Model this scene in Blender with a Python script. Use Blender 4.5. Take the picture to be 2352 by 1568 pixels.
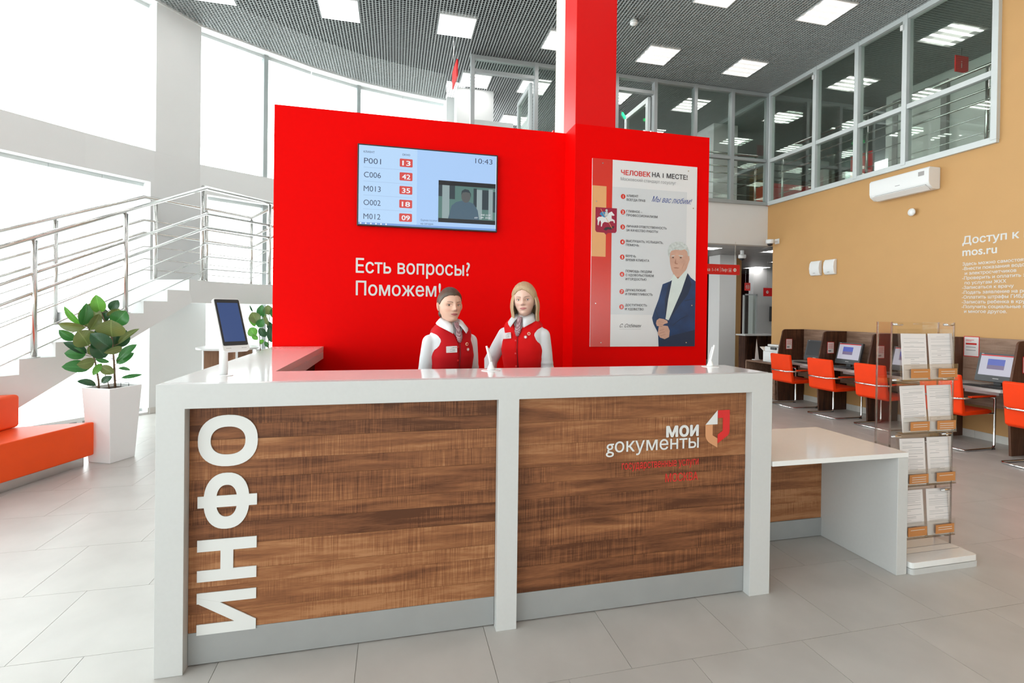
import bpy, bmesh, math, random
from mathutils import Vector, Matrix
random.seed(7)
PI = math.pi
S = bpy.context.scene
COL = S.collection
for o in list(bpy.data.objects): bpy.data.objects.remove(o)

# ------------------------------------------------------------------ camera, world, exposure
cam = bpy.data.cameras.new('camera'); camo = bpy.data.objects.new('camera', cam); COL.objects.link(camo)
S.camera = camo
f, pitch, roll, yaw = 1135.56, -.0068, .0131, .2322
H = 1.57
F = Vector((math.sin(yaw)*math.cos(pitch), math.cos(yaw)*math.cos(pitch), math.sin(pitch)))
R = Vector((math.cos(yaw), -math.sin(yaw), 0)); U = R.cross(F)
R2 = R*math.cos(roll)+U*math.sin(roll); U2 = -R*math.sin(roll)+U*math.cos(roll)
M = Matrix((R2, U2, -F)).transposed().to_4x4(); M.translation = (0, 0, H)
camo.matrix_world = M
cam.sensor_width = 36; cam.lens = f*36/2352; cam.shift_y = -(784-721.11)/2352
cam.clip_start = .05; cam.clip_end = 200
W = bpy.data.worlds.new('World'); S.world = W; W.use_nodes = True
bg = W.node_tree.nodes['Background']; bg.inputs[0].default_value = (.955, .985, 1, 1); bg.inputs[1].default_value = 6.3
S.view_settings.view_transform = 'Standard'; S.view_settings.look = 'None'
S.view_settings.gamma = 1; S.view_settings.use_curve_mapping = False
S.view_settings.exposure = 0.12
S.cycles.max_bounces = 7; S.cycles.diffuse_bounces = 4; S.cycles.glossy_bounces = 3
S.cycles.transmission_bounces = 5; S.cycles.transparent_max_bounces = 16
S.cycles.caustics_reflective = False; S.cycles.caustics_refractive = False
S.cycles.use_denoising = True; S.cycles.sample_clamp_indirect = 6
LAMP = 12.0            # strength of the ceiling lamps' diffusers

# ------------------------------------------------------------------ material helpers
class E:   # tiny node-expression builder
    nt = None
    def __init__(s, k): s.k = k
    @staticmethod
    def m(op, *a, clamp=False):
        n = E.nt.nodes.new('ShaderNodeMath'); n.operation = op; n.use_clamp = clamp
        for i, v in enumerate(a):
            if isinstance(v, E): E.nt.links.new(v.k, n.inputs[i])
            else: n.inputs[i].default_value = v
        return E(n.outputs[0])
    def __add__(s, o): return E.m('ADD', s, o)
    __radd__ = __add__
    def __sub__(s, o): return E.m('SUBTRACT', s, o)
    def __rsub__(s, o): return E.m('SUBTRACT', o, s)
    def __mul__(s, o): return E.m('MULTIPLY', s, o)
    __rmul__ = __mul__
    def __truediv__(s, o): return E.m('DIVIDE', s, o)
def ab(a): return E.m('ABSOLUTE', a)
def sat(a): return E.m('ADD', a, 0., clamp=True)
def newmat(name):
    m = bpy.data.materials.new(name); m.use_nodes = True
    E.nt = m.node_tree
    return m, m.node_tree.nodes, m.node_tree.links, m.node_tree.nodes['Principled BSDF']
def mat(name, c, rough=.5, metal=0, spec=.5, coat=0, bump=0, bscale=200, vary=0, vscale=3, alpha=1, emit=0):
    m, N, L, b = newmat(name)
    b.inputs['Base Color'].default_value = (*c, 1); b.inputs['Roughness'].default_value = rough
    b.inputs['Metallic'].default_value = metal; b.inputs['Specular IOR Level'].default_value = spec
    b.inputs['Coat Weight'].default_value = coat; b.inputs['Coat Roughness'].default_value = .05
    if emit:
        b.inputs['Emission Color'].default_value = (*c, 1); b.inputs['Emission Strength'].default_value = emit
    if bump or vary:
        tc = N.new('ShaderNodeTexCoord')
    if bump:
        n = N.new('ShaderNodeTexNoise'); n.inputs['Scale'].default_value = bscale
        L.new(tc.outputs['Object'], n.inputs['Vector'])
        bp = N.new('ShaderNodeBump'); bp.inputs['Strength'].default_value = bump; bp.inputs['Distance'].default_value = .002
        L.new(n.outputs['Fac'], bp.inputs['Height']); L.new(bp.outputs[0], b.inputs['Normal'])
    if vary:
        n = N.new('ShaderNodeTexNoise'); n.inputs['Scale'].default_value = vscale; n.inputs['Detail'].default_value = 6
        L.new(tc.outputs['Object'], n.inputs['Vector'])
        r = N.new('ShaderNodeValToRGB'); r.color_ramp.elements[0].position = .3; r.color_ramp.elements[1].position = .7
        r.color_ramp.elements[0].color = tuple(v*(1-vary) for v in c)+(1,); r.color_ramp.elements[1].color = tuple(min(1, v*(1+vary)) for v in c)+(1,)
        L.new(n.outputs['Fac'], r.inputs[0]); L.new(r.outputs[0], b.inputs['Base Color'])
    return m
def glassmat(name, tint=(.92, .97, .95), refl=.5, base=.04, rough=0.0):
    m, N, L, b = newmat(name); N.remove(b)
    t = N.new('ShaderNodeBsdfTransparent'); t.inputs[0].default_value = (*tint, 1)
    g = N.new('ShaderNodeBsdfGlossy'); g.inputs['Roughness'].default_value = rough; g.inputs[0].default_value = (.95, 1, .97, 1)
    fr = N.new('ShaderNodeLayerWeight'); fr.inputs[0].default_value = .35
    mx = N.new('ShaderNodeMixShader'); fac = E(fr.outputs['Fresnel'])*refl+base
    L.new(fac.k, mx.inputs[0]); L.new(t.outputs[0], mx.inputs[1]); L.new(g.outputs[0], mx.inputs[2])
    L.new(mx.outputs[0], N['Material Output'].inputs[0])
    return m
def woodmat(name, cols, along='x', saw=1.0, rough=.5, big=1.0, spec=.25):
    m, N, L, b = newmat(name)
    tc = N.new('ShaderNodeTexCoord'); oi = N.new('ShaderNodeObjectInfo')
    add = N.new('ShaderNodeVectorMath'); add.operation = 'ADD'
    cmb = N.new('ShaderNodeCombineXYZ'); r100 = E(oi.outputs['Random'])*37.0
    for i in range(3): L.new(r100.k, cmb.inputs[i])
    L.new(tc.outputs['Object'], add.inputs[0]); L.new(cmb.outputs[0], add.inputs[1])
    def noise(scale, s, det=6, dist=0):
        mp = N.new('ShaderNodeMapping'); mp.inputs['Scale'].default_value = s
        L.new(add.outputs[0], mp.inputs['Vector'])
        n = N.new('ShaderNodeTexNoise'); n.inputs['Scale'].default_value = scale; n.inputs['Detail'].default_value = det
        n.inputs['Distortion'].default_value = dist
        L.new(mp.outputs[0], n.inputs['Vector']); return E(n.outputs['Fac'])
    sg = {'x': (1, 12, 12), 'y': (12, 1, 12), 'z': (12, 12, 1)}[along]
    sc = {'x': (75, 2, 2.2), 'y': (2, 60, 5), 'z': (5, 2, 60)}[along]
    g = noise(2.2*big, sg, 8, .6); g2 = noise(9*big, tuple(v*2.5 for v in sg), 4); cl = noise(1.6*big, (1, 1, 2.5), 3)
    sw = noise(2.6*big, sc, 3); msk = sat((noise(3.1*big, (1, 1, 1.6) if along == 'x' else (1, 1, 1), 2)-.42)*6)
    v = g*.95+g2*.30+cl*.45+(sw-.5)*(1.1*saw)*msk-.35
    v = v+(E(oi.outputs['Random'])-.5)*.42
    r = N.new('ShaderNodeValToRGB'); cr = r.color_ramp
    while len(cr.elements) < len(cols): cr.elements.new(.5)
    for i, c in enumerate(cols): cr.elements[i].position = .22+.56*i/(len(cols)-1); cr.elements[i].color = (*c, 1)
    L.new(v.k, r.inputs[0]); L.new(r.outputs[0], b.inputs['Base Color'])
    b.inputs['Roughness'].default_value = rough; b.inputs['Specular IOR Level'].default_value = spec
    bp = N.new('ShaderNodeBump'); bp.inputs['Strength'].default_value = .25; bp.inputs['Distance'].default_value = .001
    L.new(v.k, bp.inputs['Height']); L.new(bp.outputs[0], b.inputs['Normal'])
    return m

MT = {}
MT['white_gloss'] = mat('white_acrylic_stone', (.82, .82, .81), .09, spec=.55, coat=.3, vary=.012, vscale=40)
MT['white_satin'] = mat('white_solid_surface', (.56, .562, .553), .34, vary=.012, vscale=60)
MT['white'] = mat('white_plaster', (.72, .725, .72), .8, bump=.05, bscale=120, vary=.01, vscale=2)
MT['plastic_white'] = mat('white_plastic', (.82, .83, .83), .3)
MT['grey_metal'] = mat('brushed_grey_metal', (.34, .345, .34), .42, metal=.25, vary=.03, vscale=8)
MT['steel'] = mat('stainless_steel', (.66, .65, .63), .24, metal=1, vary=.03, vscale=20)
MT['chrome'] = mat('chrome', (.80, .80, .80), .09, metal=1)
MT['alu'] = mat('grey_powder_coat', (.36, .38, .385), .45, metal=.3, vary=.02, vscale=5)
MT['alu_light'] = mat('light_grey_powder_coat', (.62, .66, .66), .45, metal=.1, vary=.02, vscale=5)
MT['red'] = mat('red_paint', (.76, .0006, .0005), .6, spec=.05, bump=.04, bscale=150, vary=.012, vscale=1.5)
MT['red_gloss'] = mat('red_gloss_panel', (.68, .001, .001), .42, spec=.22, vary=.01, vscale=1.5)
MT['cream'] = mat('cream_paint', (.60, .55, .47), .5, vary=.01)
MT['ochre'] = mat('ochre_paint', (.56, .318, .122), .62, bump=.12, bscale=260, vary=.02, vscale=2.5)
MT['tile'] = mat('floor_tile_glaze', (.49, .473, .448), .33, spec=.45, bump=.03, bscale=60, vary=.075, vscale=3)
MT['grout'] = mat('grout', (.40, .38, .35), .8, vary=.05)
MT['skirt_tile'] = mat('skirting_tile', (.62, .60, .56), .4, vary=.04, vscale=9)
MT['lattice'] = mat('lattice_enamel', (.46, .485, .48), .5, metal=.1, vary=.02)
MT['void'] = mat('dark_plenum', (.02, .021, .022), .9, vary=.1)
MT['black'] = mat('black_plastic', (.018, .018, .02), .35, vary=.05)
MT['dark'] = mat('dark_grey_plastic', (.05, .052, .055), .4, vary=.05)
MT['orange'] = mat('orange_leatherette', (.92, .05, .003), .5, spec=.2, bump=.12, bscale=380, vary=.03, vscale=8)
MT['sofa'] = mat('orange_sofa_leatherette', (.86, .085, .012), .45, spec=.25, bump=.1, bscale=300, vary=.03, vscale=6)
MT['wood'] = woodmat('brown_wood_laminate', [(.09, .031, .012), (.18, .067, .027), (.27, .108, .043), (.39, .18, .08)], 'x', .7)
MT['wood_dark'] = woodmat('dark_walnut_laminate', [(.035, .014, .008), (.085, .034, .018), (.14, .062, .035)], 'z', .3)
MT['wood_mid'] = woodmat('walnut_laminate', [(.13, .07, .045), (.23, .135, .09), (.33, .21, .15)], 'y', .3)
MT['wood_table'] = woodmat('oak_laminate', [(.19, .095, .055), (.30, .165, .10), (.38, .22, .14)], 'z', .1, big=.6)
MT['burgundy'] = mat('burgundy_panel', (.06, .008, .006), .5, vary=.1)
MT['pane'] = glassmat('window_glass', (.95, .98, .97), .25, .02)
MT['pane_in'] = glassmat('office_glass', (.90, .94, .915), .36, .035)
MT['acrylic'] = glassmat('clear_acrylic', (.96, .95, .94), .22, .015, .02)
MT['acrylic_edge'] = glassmat('acrylic_edge', (.62, .56, .55), .5, .12, .1)
MT['soil'] = mat('potting_soil', (.045, .022, .014), .95, bump=1, bscale=60, vary=.5, vscale=40)
MT['stem'] = mat('plant_stem', (.16, .10, .06), .7, vary=.2, vscale=60)
MT['print_grey'] = mat('print_grey', (.25, .25, .26), .8)
MT['print_dark'] = mat('print_dark', (.035, .03, .035), .7)
MT['paper'] = mat('paper', (.76, .72, .71), .8, vary=.01)
MT['paper_label'] = mat('brown_label', (.52, .21, .06), .6)
MT['letter_white'] = mat('white_lettering', (.68, .68, .665), .5, spec=.2)
MT['letter_red'] = mat('red_lettering', (.62, .02, .015), .45)
MT['sign_red'] = mat('red_sign', (.62, .006, .008), .4, vary=.02)
MT['conduit'] = mat('grey_concrete', (.35, .34, .33), .7, vary=.04)
MT['slatceil'] = mat('grey_metal_ceiling', (.27, .26, .255), .4, metal=.3, vary=.05, vscale=4)
MT['green_led'] = mat('green_exit_light', (.02, .9, .25), .4, emit=2.0)
MT['mezzwall'] = mat('pale_green_wall', (.74, .78, .74), .7, vary=.02)
MT['teal'] = mat('teal_gasket', (.30, .46, .44), .4)
for nm, c, bk in (('b', (.10, .30, .035), .6), ('g', (.035, .17, .035), .35), ('d', (.014, .07, .022), .3), ('o', (.135, .175, .05), .6)):
    m, N, L, b = newmat('leaf_'+{'b': 'bright', 'g': 'green', 'd': 'dark', 'o': 'olive'}[nm])
    tc = N.new('ShaderNodeTexCoord'); sp = N.new('ShaderNodeSeparateXYZ'); L.new(tc.outputs['Object'], sp.inputs[0])
    nz = N.new('ShaderNodeTexNoise'); nz.inputs['Scale'].default_value = 2.5; L.new(tc.outputs['Object'], nz.inputs['Vector'])
    wv = E.m('SINE', (E(sp.outputs[0])-ab(E(sp.outputs[1]))*.7)*55.)*.06
    rib = sat(1-ab(E(sp.outputs[1]))*28)
    mx = N.new('ShaderNodeMix'); mx.data_type = 'RGBA'
    mx.inputs[6].default_value = (*c, 1); mx.inputs[7].default_value = tuple(min(1, v*1.7+.03) for v in c)+(1,)
    fac = sat(rib*.8+wv+E(nz.outputs['Fac'])*.5-.15); L.new(fac.k, mx.inputs[0]); L.new(mx.outputs[2], b.inputs['Base Color'])
    b.inputs['Roughness'].default_value = .28; b.inputs['Specular IOR Level'].default_value = .6
    b.inputs['Subsurface Weight'].default_value = 0
    tr = N.new('ShaderNodeBsdfTranslucent'); L.new(mx.outputs[2], tr.inputs[0])
    ms = N.new('ShaderNodeMixShader'); ms.inputs[0].default_value = bk*.45
    L.new(b.outputs[0], ms.inputs[1]); L.new(tr.outputs[0], ms.inputs[2]); L.new(ms.outputs[0], N['Material Output'].inputs[0])
    MT['leaf_'+nm] = m
# lamp diffuser: four tubes behind a prismatic cover (object Y runs across the tubes)
m, N, L, b = newmat('lamp_diffuser')
tc = N.new('ShaderNodeTexCoord'); sp = N.new('ShaderNodeSeparateXYZ'); L.new(tc.outputs['Object'], sp.inputs[0])
s = E.m('COSINE', E(sp.outputs[1])*(2*PI/.135)+PI/1.0)*.5+.5
st = E.m('POWER', E.m('MAXIMUM', s-.40, 0.), 2.0)*(LAMP*4.4)+.60
b.inputs['Base Color'].default_value = (.9, .9, .9, 1); b.inputs['Emission Color'].default_value = (1, .97, .95, 1)
L.new(st.k, b.inputs['Emission Strength']); MT['lamp'] = m

# ------------------------------------------------------------------ mesh helpers
class MB:
    def __init__(s): s.v = []; s.f = []
    def add(s, vs, fs):
        k = len(s.v); s.v += [tuple(v) for v in vs]; s.f += [tuple(i+k for i in q) for q in fs]; return s
    def box(s, a, b):
        x0, y0, z0 = a; x1, y1, z1 = b
        return s.add([(x0, y0, z0), (x1, y0, z0), (x1, y1, z0), (x0, y1, z0), (x0, y0, z1), (x1, y0, z1), (x1, y1, z1), (x0, y1, z1)],
                     [(3, 2, 1, 0), (4, 5, 6, 7), (0, 1, 5, 4), (1, 2, 6, 5), (2, 3, 7, 6), (3, 0, 4, 7)])
    def prism(s, pts, axis, a, b):      # pts: 2D outline, extruded along axis
        n = len(pts)
        def P(p, t): return {'x': (t, p[0], p[1]), 'y': (p[0], t, p[1]), 'z': (p[0], p[1], t)}[axis]
        ar = sum(pts[i][0]*pts[(i+1) % n][1]-pts[(i+1) % n][0]*pts[i][1] for i in range(n))
        if (ar < 0) != (axis == 'y'): pts = pts[::-1]
        vs = [P(p, a) for p in pts]+[P(p, b) for p in pts]
        fs = [tuple(range(n-1, -1, -1)), tuple(range(n, 2*n))]+[(i, (i+1) % n, (i+1) % n+n, i+n) for i in range(n)]
        return s.add(vs, fs)
    def tube(s, pts, r, n=8, cap=True):
        pts = [Vector(p) for p in pts]; m = len(pts); rs = r if isinstance(r, (list, tuple)) else [r]*m
        vs = []; fs = []; prev = None
        for i, p in enumerate(pts):
            d = (pts[min(i+1, m-1)]-pts[max(i-1, 0)]).normalized()
            if prev is None:
                prev = d.orthogonal().normalized()
            u = (prev-d*prev.dot(d)).normalized(); prev = u; w = d.cross(u)
            k = 1.0
            if 0 < i < m-1:
                c = (pts[i]-pts[i-1]).normalized().dot(d); k = 1/max(.5, c)
            for j in range(n):
                a = 2*PI*j/n; vs.append(p+(u*math.cos(a)+w*math.sin(a))*rs[i]*(k if k < 1.3 else 1.3))
        for i in range(m-1):
            for j in range(n): fs.append((i*n+j, i*n+(j+1) % n, (i+1)*n+(j+1) % n, (i+1)*n+j))
        if cap: fs += [tuple(range(n-1, -1, -1)), tuple(range((m-1)*n, m*n))]
        return s.add(vs, fs)
    def lathe(s, prof, c=(0, 0, 0), n=20, axis=Vector((0, 0, 1))):
        vs = []; fs = []; q = Vector((0, 0, 1)).rotation_difference(Vector(axis))
        for r, z in prof:
            for j in range(n):
                a = 2*PI*j/n; vs.append(Vector(c)+q @ Vector((r*math.cos(a), r*math.sin(a), z)))
        m = len(prof)
        for i in range(m-1):
            for j in range(n): fs.append((i*n+j, i*n+(j+1) % n, (i+1)*n+(j+1) % n, (i+1)*n+j))
        fs += [tuple(range(n-1, -1, -1)), tuple(range((m-1)*n, m*n))]
        return s.add(vs, fs)
    def obox(s, c, ux, uy, uz):         # oriented box, half vectors
        c = Vector(c); vs = [c+ux*a+uy*b+uz*d for d in (-1, 1) for a, b in ((-1, -1), (1, -1), (1, 1), (-1, 1))]
        return s.add(vs, [(3, 2, 1, 0), (4, 5, 6, 7), (0, 1, 5, 4), (1, 2, 6, 5), (2, 3, 7, 6), (3, 0, 4, 7)])
    def sphere(s, c, r, n=16, m=10):
        r = r if isinstance(r, (tuple, list)) else (r, r, r)
        return s.add([(c[0]+r[0]*math.sin(PI*max(.004, min(.996, i/m)))*math.cos(2*PI*j/n), c[1]+r[1]*math.sin(PI*max(.004, min(.996, i/m)))*math.sin(2*PI*j/n), c[2]-r[2]*math.cos(PI*i/m)) for i in range(m+1) for j in range(n)],
                     [(i*n+j, i*n+(j+1) % n, (i+1)*n+(j+1) % n, (i+1)*n+j) for i in range(m) for j in range(n)])
    def mesh(s, name, mt, smooth=False):
        me = bpy.data.meshes.new(name); me.from_pydata(s.v, [], s.f); me.update()
        if mt: me.materials.append(MT[mt] if isinstance(mt, str) else mt)
        if smooth: me.shade_smooth()
        return me
    def build(s, name, mt, parent=None, bevel=0, smooth=False, seg=2, **kw):
        o = link(name, s.mesh(name, mt, smooth), parent)
        if bevel:
            b = o.modifiers.new('bevel', 'BEVEL'); b.width = bevel; b.segments = seg; b.limit_method = 'ANGLE'; b.angle_limit = .7
            if not smooth: o.data.shade_smooth()
            b.harden_normals = True
        return tag(o, **kw)
def link(name, me, parent=None):
    o = bpy.data.objects.new(name, me); COL.objects.link(o)
    if parent: o.parent = parent
    return o
def tag(o, label=None, cat=None, group=None, kind=None):
    if label: o['label'] = label
    if cat: o['category'] = cat
    if group: o['group'] = group
    if kind: o['kind'] = kind
    return o
def thing(name, label, cat, loc=(0, 0, 0), rz=0, group=None):
    o = bpy.data.objects.new(name, None); COL.objects.link(o); o.empty_display_size = .1
    o.location = loc; o.rotation_euler = (0, 0, rz)
    return tag(o, label, cat, group)
KIDS = {}
def copy_tree(o, loc=None, rz=None, label=None, parent=None):
    c = o.copy(); COL.objects.link(c)
    if parent: c.parent = parent
    if loc is not None: c.location = loc
    if rz is not None: c.rotation_euler = (0, 0, rz)
    if label: c['label'] = label
    for ch in list(o.children): copy_tree(ch, parent=c)
    return c
def box(name, a, b, mt, parent=None, bevel=0, **kw): return MB().box(a, b).build(name, mt, parent, bevel, **kw)
def struct(name, mb, mt, parent=None, **kw):
    o = mb.build(name, mt, parent, **kw)
    if not parent: o['kind'] = 'structure'
    return o
# flat print on a plane: plane 'y' (facing -Y), 'x' (facing -X); pts are (a, z)
def P3(plane, val, a, z): return (a, val, z) if plane == 'y' else (val, a, z)
def flat(name, polys, plane, val, mt, parent, thick=.0008):
    if not isinstance(polys[0][0], (tuple, list)): polys = [polys]
    mb = MB()
    for p in polys: mb.prism(list(p), plane, val-thick, val)
    return mb.build(name, mt, parent)
def rect(x0, z0, x1, z1): return [(x0, z0), (x1, z0), (x1, z1), (x0, z1)]
def rrect(x0, z0, x1, z1, r, n=4):
    out = []
    for cx, cz, a0 in ((x1-r, z0+r, -PI/2), (x1-r, z1-r, 0), (x0+r, z1-r, PI/2), (x0+r, z0+r, PI)):
        for i in range(n+1):
            a = a0+PI/2*i/n; out.append((cx+r*math.cos(a), cz+r*math.sin(a)))
    return out
def disc(cx, cz, r, n=20, rz=None): return [(cx+r*math.cos(2*PI*i/n), cz+(rz or r)*math.sin(2*PI*i/n)) for i in range(n)]
def stroke(pts, w):
    out = []
    for i in range(len(pts)-1):
        a = Vector(pts[i]); b = Vector(pts[i+1]); d = (b-a).normalized()*w/2; n = Vector((-d.y, d.x))
        out.append([tuple(a-d+n), tuple(a-d-n), tuple(b+d-n), tuple(b+d+n)])
    return out
_tc = {}
def text(s, plane, val, a, z, cap, width, mt, parent, name='lettering', bold=0, align='L', thick=.0006, flip=1, shear=0):
    """text with its baseline start at (a, z); cap = capital height, width = total width (None: natural)"""
    key = (s, shear)
    if key not in _tc:
        cu = bpy.data.curves.new('t', 'FONT'); cu.body = s; cu.size = 1; cu.shear = shear
        to = bpy.data.objects.new('t', cu); COL.objects.link(to)
        bpy.context.view_layer.update()
        dg = bpy.context.evaluated_depsgraph_get(); cv_ = to.evaluated_get(dg).to_curve(dg)
        loops = []
        for sp_ in cv_.splines:
            P_ = []; bz = sp_.bezier_points; n_ = len(bz)
            for i in range(n_):
                p0, p1 = bz[i], bz[(i+1) % n_]
                a0, a1, a2, a3 = p0.co.xy, p0.handle_right.xy, p1.handle_left.xy, p1.co.xy
                straight = abs((a1-a0).cross(a3-a0)) < 1e-6 and abs((a2-a0).cross(a3-a0)) < 1e-6
                k_ = 1 if straight else 4
                for j in range(k_): t_ = j/k_; u_ = 1-t_; P_.append(a0*u_**3+a1*3*u_*u_*t_+a2*3*u_*t_*t_+a3*t_**3)
            Q_ = [p for i, p in enumerate(P_) if (p-P_[i-1]).length > 1e-5]
            if len(Q_) > 2: loops.append((Q_, sum(Q_[i-1].cross(Q_[i]) for i in range(len(Q_)))/2))
        to.to_curve_clear(); bpy.data.objects.remove(to); bpy.data.curves.remove(cu)
        from mathutils.geometry import delaunay_2d_cdt
        vs, fs = [], []; loops = sorted(([min(p.x for p in q), max(p.x for p in q), q] for q, _ in loops), key=lambda l: l[0]); groups = []
        for l in loops:
            if groups and l[0] < groups[-1][1]-.001: groups[-1][1] = max(groups[-1][1], l[1]); groups[-1][2].append(l[2])
            else: groups.append([l[0], l[1], [l[2]]])
        for _, _, g_ in groups:
            pts = [p for q in g_ for p in q]; ed = []; k0 = 0; segs = []
            for q in g_:
                for i in range(len(q)): ed.append((k0+i, k0+(i+1) % len(q))); segs.append((q[i], q[(i+1) % len(q)]))
                k0 += len(q)
            V_, _e, T_, *_r = delaunay_2d_cdt([Vector(p) for p in pts], ed, [], 0, 1e-6)
            base_ = len(vs); vs += [(p.x, p.y, 0) for p in V_]
            for t_ in T_:
                c_ = (V_[t_[0]]+V_[t_[1]]+V_[t_[2]])/3; wn_ = 0
                for a_, b_ in segs:
                    if (a_.y <= c_.y) != (b_.y <= c_.y):
                        if a_.x+(c_.y-a_.y)/(b_.y-a_.y)*(b_.x-a_.x) > c_.x: wn_ += 1 if b_.y > a_.y else -1
                if wn_:
                    cr_ = (V_[t_[1]]-V_[t_[0]]).cross(V_[t_[2]]-V_[t_[0]]); fs.append(tuple(base_+i for i in (t_ if cr_ > 0 else t_[::-1])))
        _tc[key] = (vs, fs)
    vs, fs = _tc[key]
    if not vs: return None
    x0 = min(v[0] for v in vs); x1 = max(v[0] for v in vs); k = cap/.729
    kx = width/(x1-x0+2*bold) if width else k
    if align == 'R': a = a-(x1-x0)*kx*flip
    if align == 'C': a = a-(x1-x0)*kx*flip/2
    mb = MB(); up = flip*(1 if plane == 'y' else -1) > 0
    for i, (dx, dz) in enumerate([(0, 0)] if bold <= 0 else [(bold*c_, bold*.8*s_) for c_, s_ in ((-1, 0), (1, 0), (0, 1), (0, -1), (.7, .7), (-.7, .7), (.7, -.7), (-.7, -.7))]):
        th = thick+i*.00008
        mb.add([P3(plane, val-th-v[2], a+(v[0]-x0+dx+(bold if width else 0))*kx*flip, z+(v[1]+dz)*k) for v in vs], fs if up else [q[::-1] for q in fs])
    return mb.build(name, mt, parent)

# ================================================================== SETTING
FAC = [(-5.2, -6.0), (-6.3, -4.0), (-6.75, -2), (-6.85, 0), (-6.6, 2), (-6.05, 4), (-5.35, 5.6), (-4.50, 6.95), (-3.98, 7.62), (-3.44, 8.24), (-3.04, 8.81), (-2.18, 9.38), (-1.50, 9.80), (-.70, 10.17), (.14, 10.40), (1.0, 10.58)]
PLAN = [(p[0]-.02, p[1]+.02) for p in FAC]+[(1.5, 10.9), (1.5, 16), (16, 16), (16, -6.1)]
# floor: slab + tiles in running bond
floor = struct('floor', MB().prism([(p[0]-.3 if p[0]<1.4 else p[0], p[1]) for p in PLAN], 'z', -.12, -.004), 'grout')
T = .5925
tile_me = MB().prism([(-T/2+.0012, -T/2+.0012), (T/2-.0012, -T/2+.0012), (T/2-.0012, T/2-.0012), (-T/2+.0012, T/2-.0012)], 'z', -.004, 0).mesh('tile', 'tile')
def fac_x(y):
    for i in range(len(FAC)-1):
        if FAC[i][1] <= y <= FAC[i+1][1]:
            t = (y-FAC[i][1])/(FAC[i+1][1]-FAC[i][1]); return FAC[i][0]+t*(FAC[i+1][0]-FAC[i][0])
    return -5 if y < 0 else 1.0
def vis(x, y, z):
    v = Vector((x, y, z-H)); d = v.dot(F)
    if d < .4: return None
    px = 1176+f*v.dot(R2)/d; py = 721.11-f*v.dot(U2)/d
    return (d, px, py) if -150 < px < 2500 and -150 < py < 1720 else None
cells = []
for k in range(-14, 30):
    y = 1.984+T*(k+.5); sh = -1.335-.296*k
    for i in range(-24, 30):
        x = sh+T*(i+.5)+.5*0
        if -8.5 < x < 14.5: cells.append((x, y))
seen = []; rest = MB()
for x, y in cells:
    v = vis(x, y, 0)
    if x < fac_x(y)-.5 or y > 14: continue
    if v and not (x > 7.6 and y < 8.4): seen.append((v[0], x, y))
    else: rest.prism([(x-T/2+.0012, y-T/2+.0012), (x+T/2-.0012, y-T/2+.0012), (x+T/2-.0012, y+T/2-.0012), (x-T/2+.0012, y+T/2-.0012)], 'z', -.004, 0)
seen.sort()
for i, (d, x, y) in enumerate(seen):
    if i < 290:
        o = link('tile', tile_me, floor); o.location = (x, y, 0)
    else: rest.prism([(x-T/2+.0012, y-T/2+.0012), (x+T/2-.0012, y-T/2+.0012), (x+T/2-.0012, y+T/2-.0012), (x-T/2+.0012, y+T/2-.0012)], 'z', -.004, 0)
o = rest.build('far_tiles', 'tile', floor); o['kind'] = 'stuff'

# ceiling: dark slab, lattice panels
ZC = 6.02
ceiling = struct('ceiling', MB().prism([(p[0]-.3 if p[0]<1.4 else p[0], p[1]+(.2 if p[0]<1.4 else 0)) for p in PLAN], 'z', 6.55, 6.7), 'void')
Q = .5817; CX0 = .605; CY0 = 5.775
def lattice(mb, ox=0, oy=0):
    n = 12
    for i in range(n+1):
        t = -Q/2+Q*i/n; w = .0085 if i in (0, n) else .0055
        a0 = t-w/2; a1 = t+w/2
        if i == 0: a0 = t+.001
        if i == n: a1 = t-.001
        for sw in (0, 1):
            zt = .045; q0, q1 = -Q/2+.001, Q/2-.001
            c = [(a0, q0), (a1, q0), (a1, q1), (a0, q1)]
            if sw: c = [(b, a) for a, b in c][::-1]
            vs = [(ox+a, oy+b, ZC) for a, b in c]+[(ox+a, oy+b, ZC+zt) for a, b in c]
            fs = [(3, 2, 1, 0)]+([(1, 2, 6, 5), (3, 0, 4, 7)] if not sw else [(2, 3, 7, 6), (0, 1, 5, 4)])
            mb.add(vs, fs)
    return mb
pan_me = lattice(MB()).mesh('ceiling_panel', 'lattice')
lamps = set()
for i in range(-4, 7):
    for j in range(-5, 4): lamps.add((3*i, 3*j))
lamps -= {(3*i, 3*j) for i in (4, 5, 6) for j in range(-5, 4)}
for j in range(-5, 4): lamps.add((13, 3*j))
lamps -= {(-3, 6), (0, 6), (-6, 6)}; lamps.add((1, 6))
plist = []; far = MB()
for i in range(-14, 22):
    for j in range(-18, 14):
        if (i, j) in lamps: continue
        x = CX0+Q*(i+.5)-.01; y = CY0+Q*(j+.5)-.01
        if x < fac_x(y)-.42 or (y > 10.9 and x < 1.0): continue
        v = vis(x, y, ZC)
        if v: plist.append((v[0], x, y))
        elif y > 3: lattice(far, x, y)
plist.sort()
for k, (d, x, y) in enumerate(plist):
    if k < 290:
        o = link('ceiling_panel', pan_me, ceiling); o.location = (x, y, 0)
    else: lattice(far, x, y)
o = far.build('far_ceiling_panels', 'lattice', ceiling); o['kind'] = 'stuff'

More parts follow.
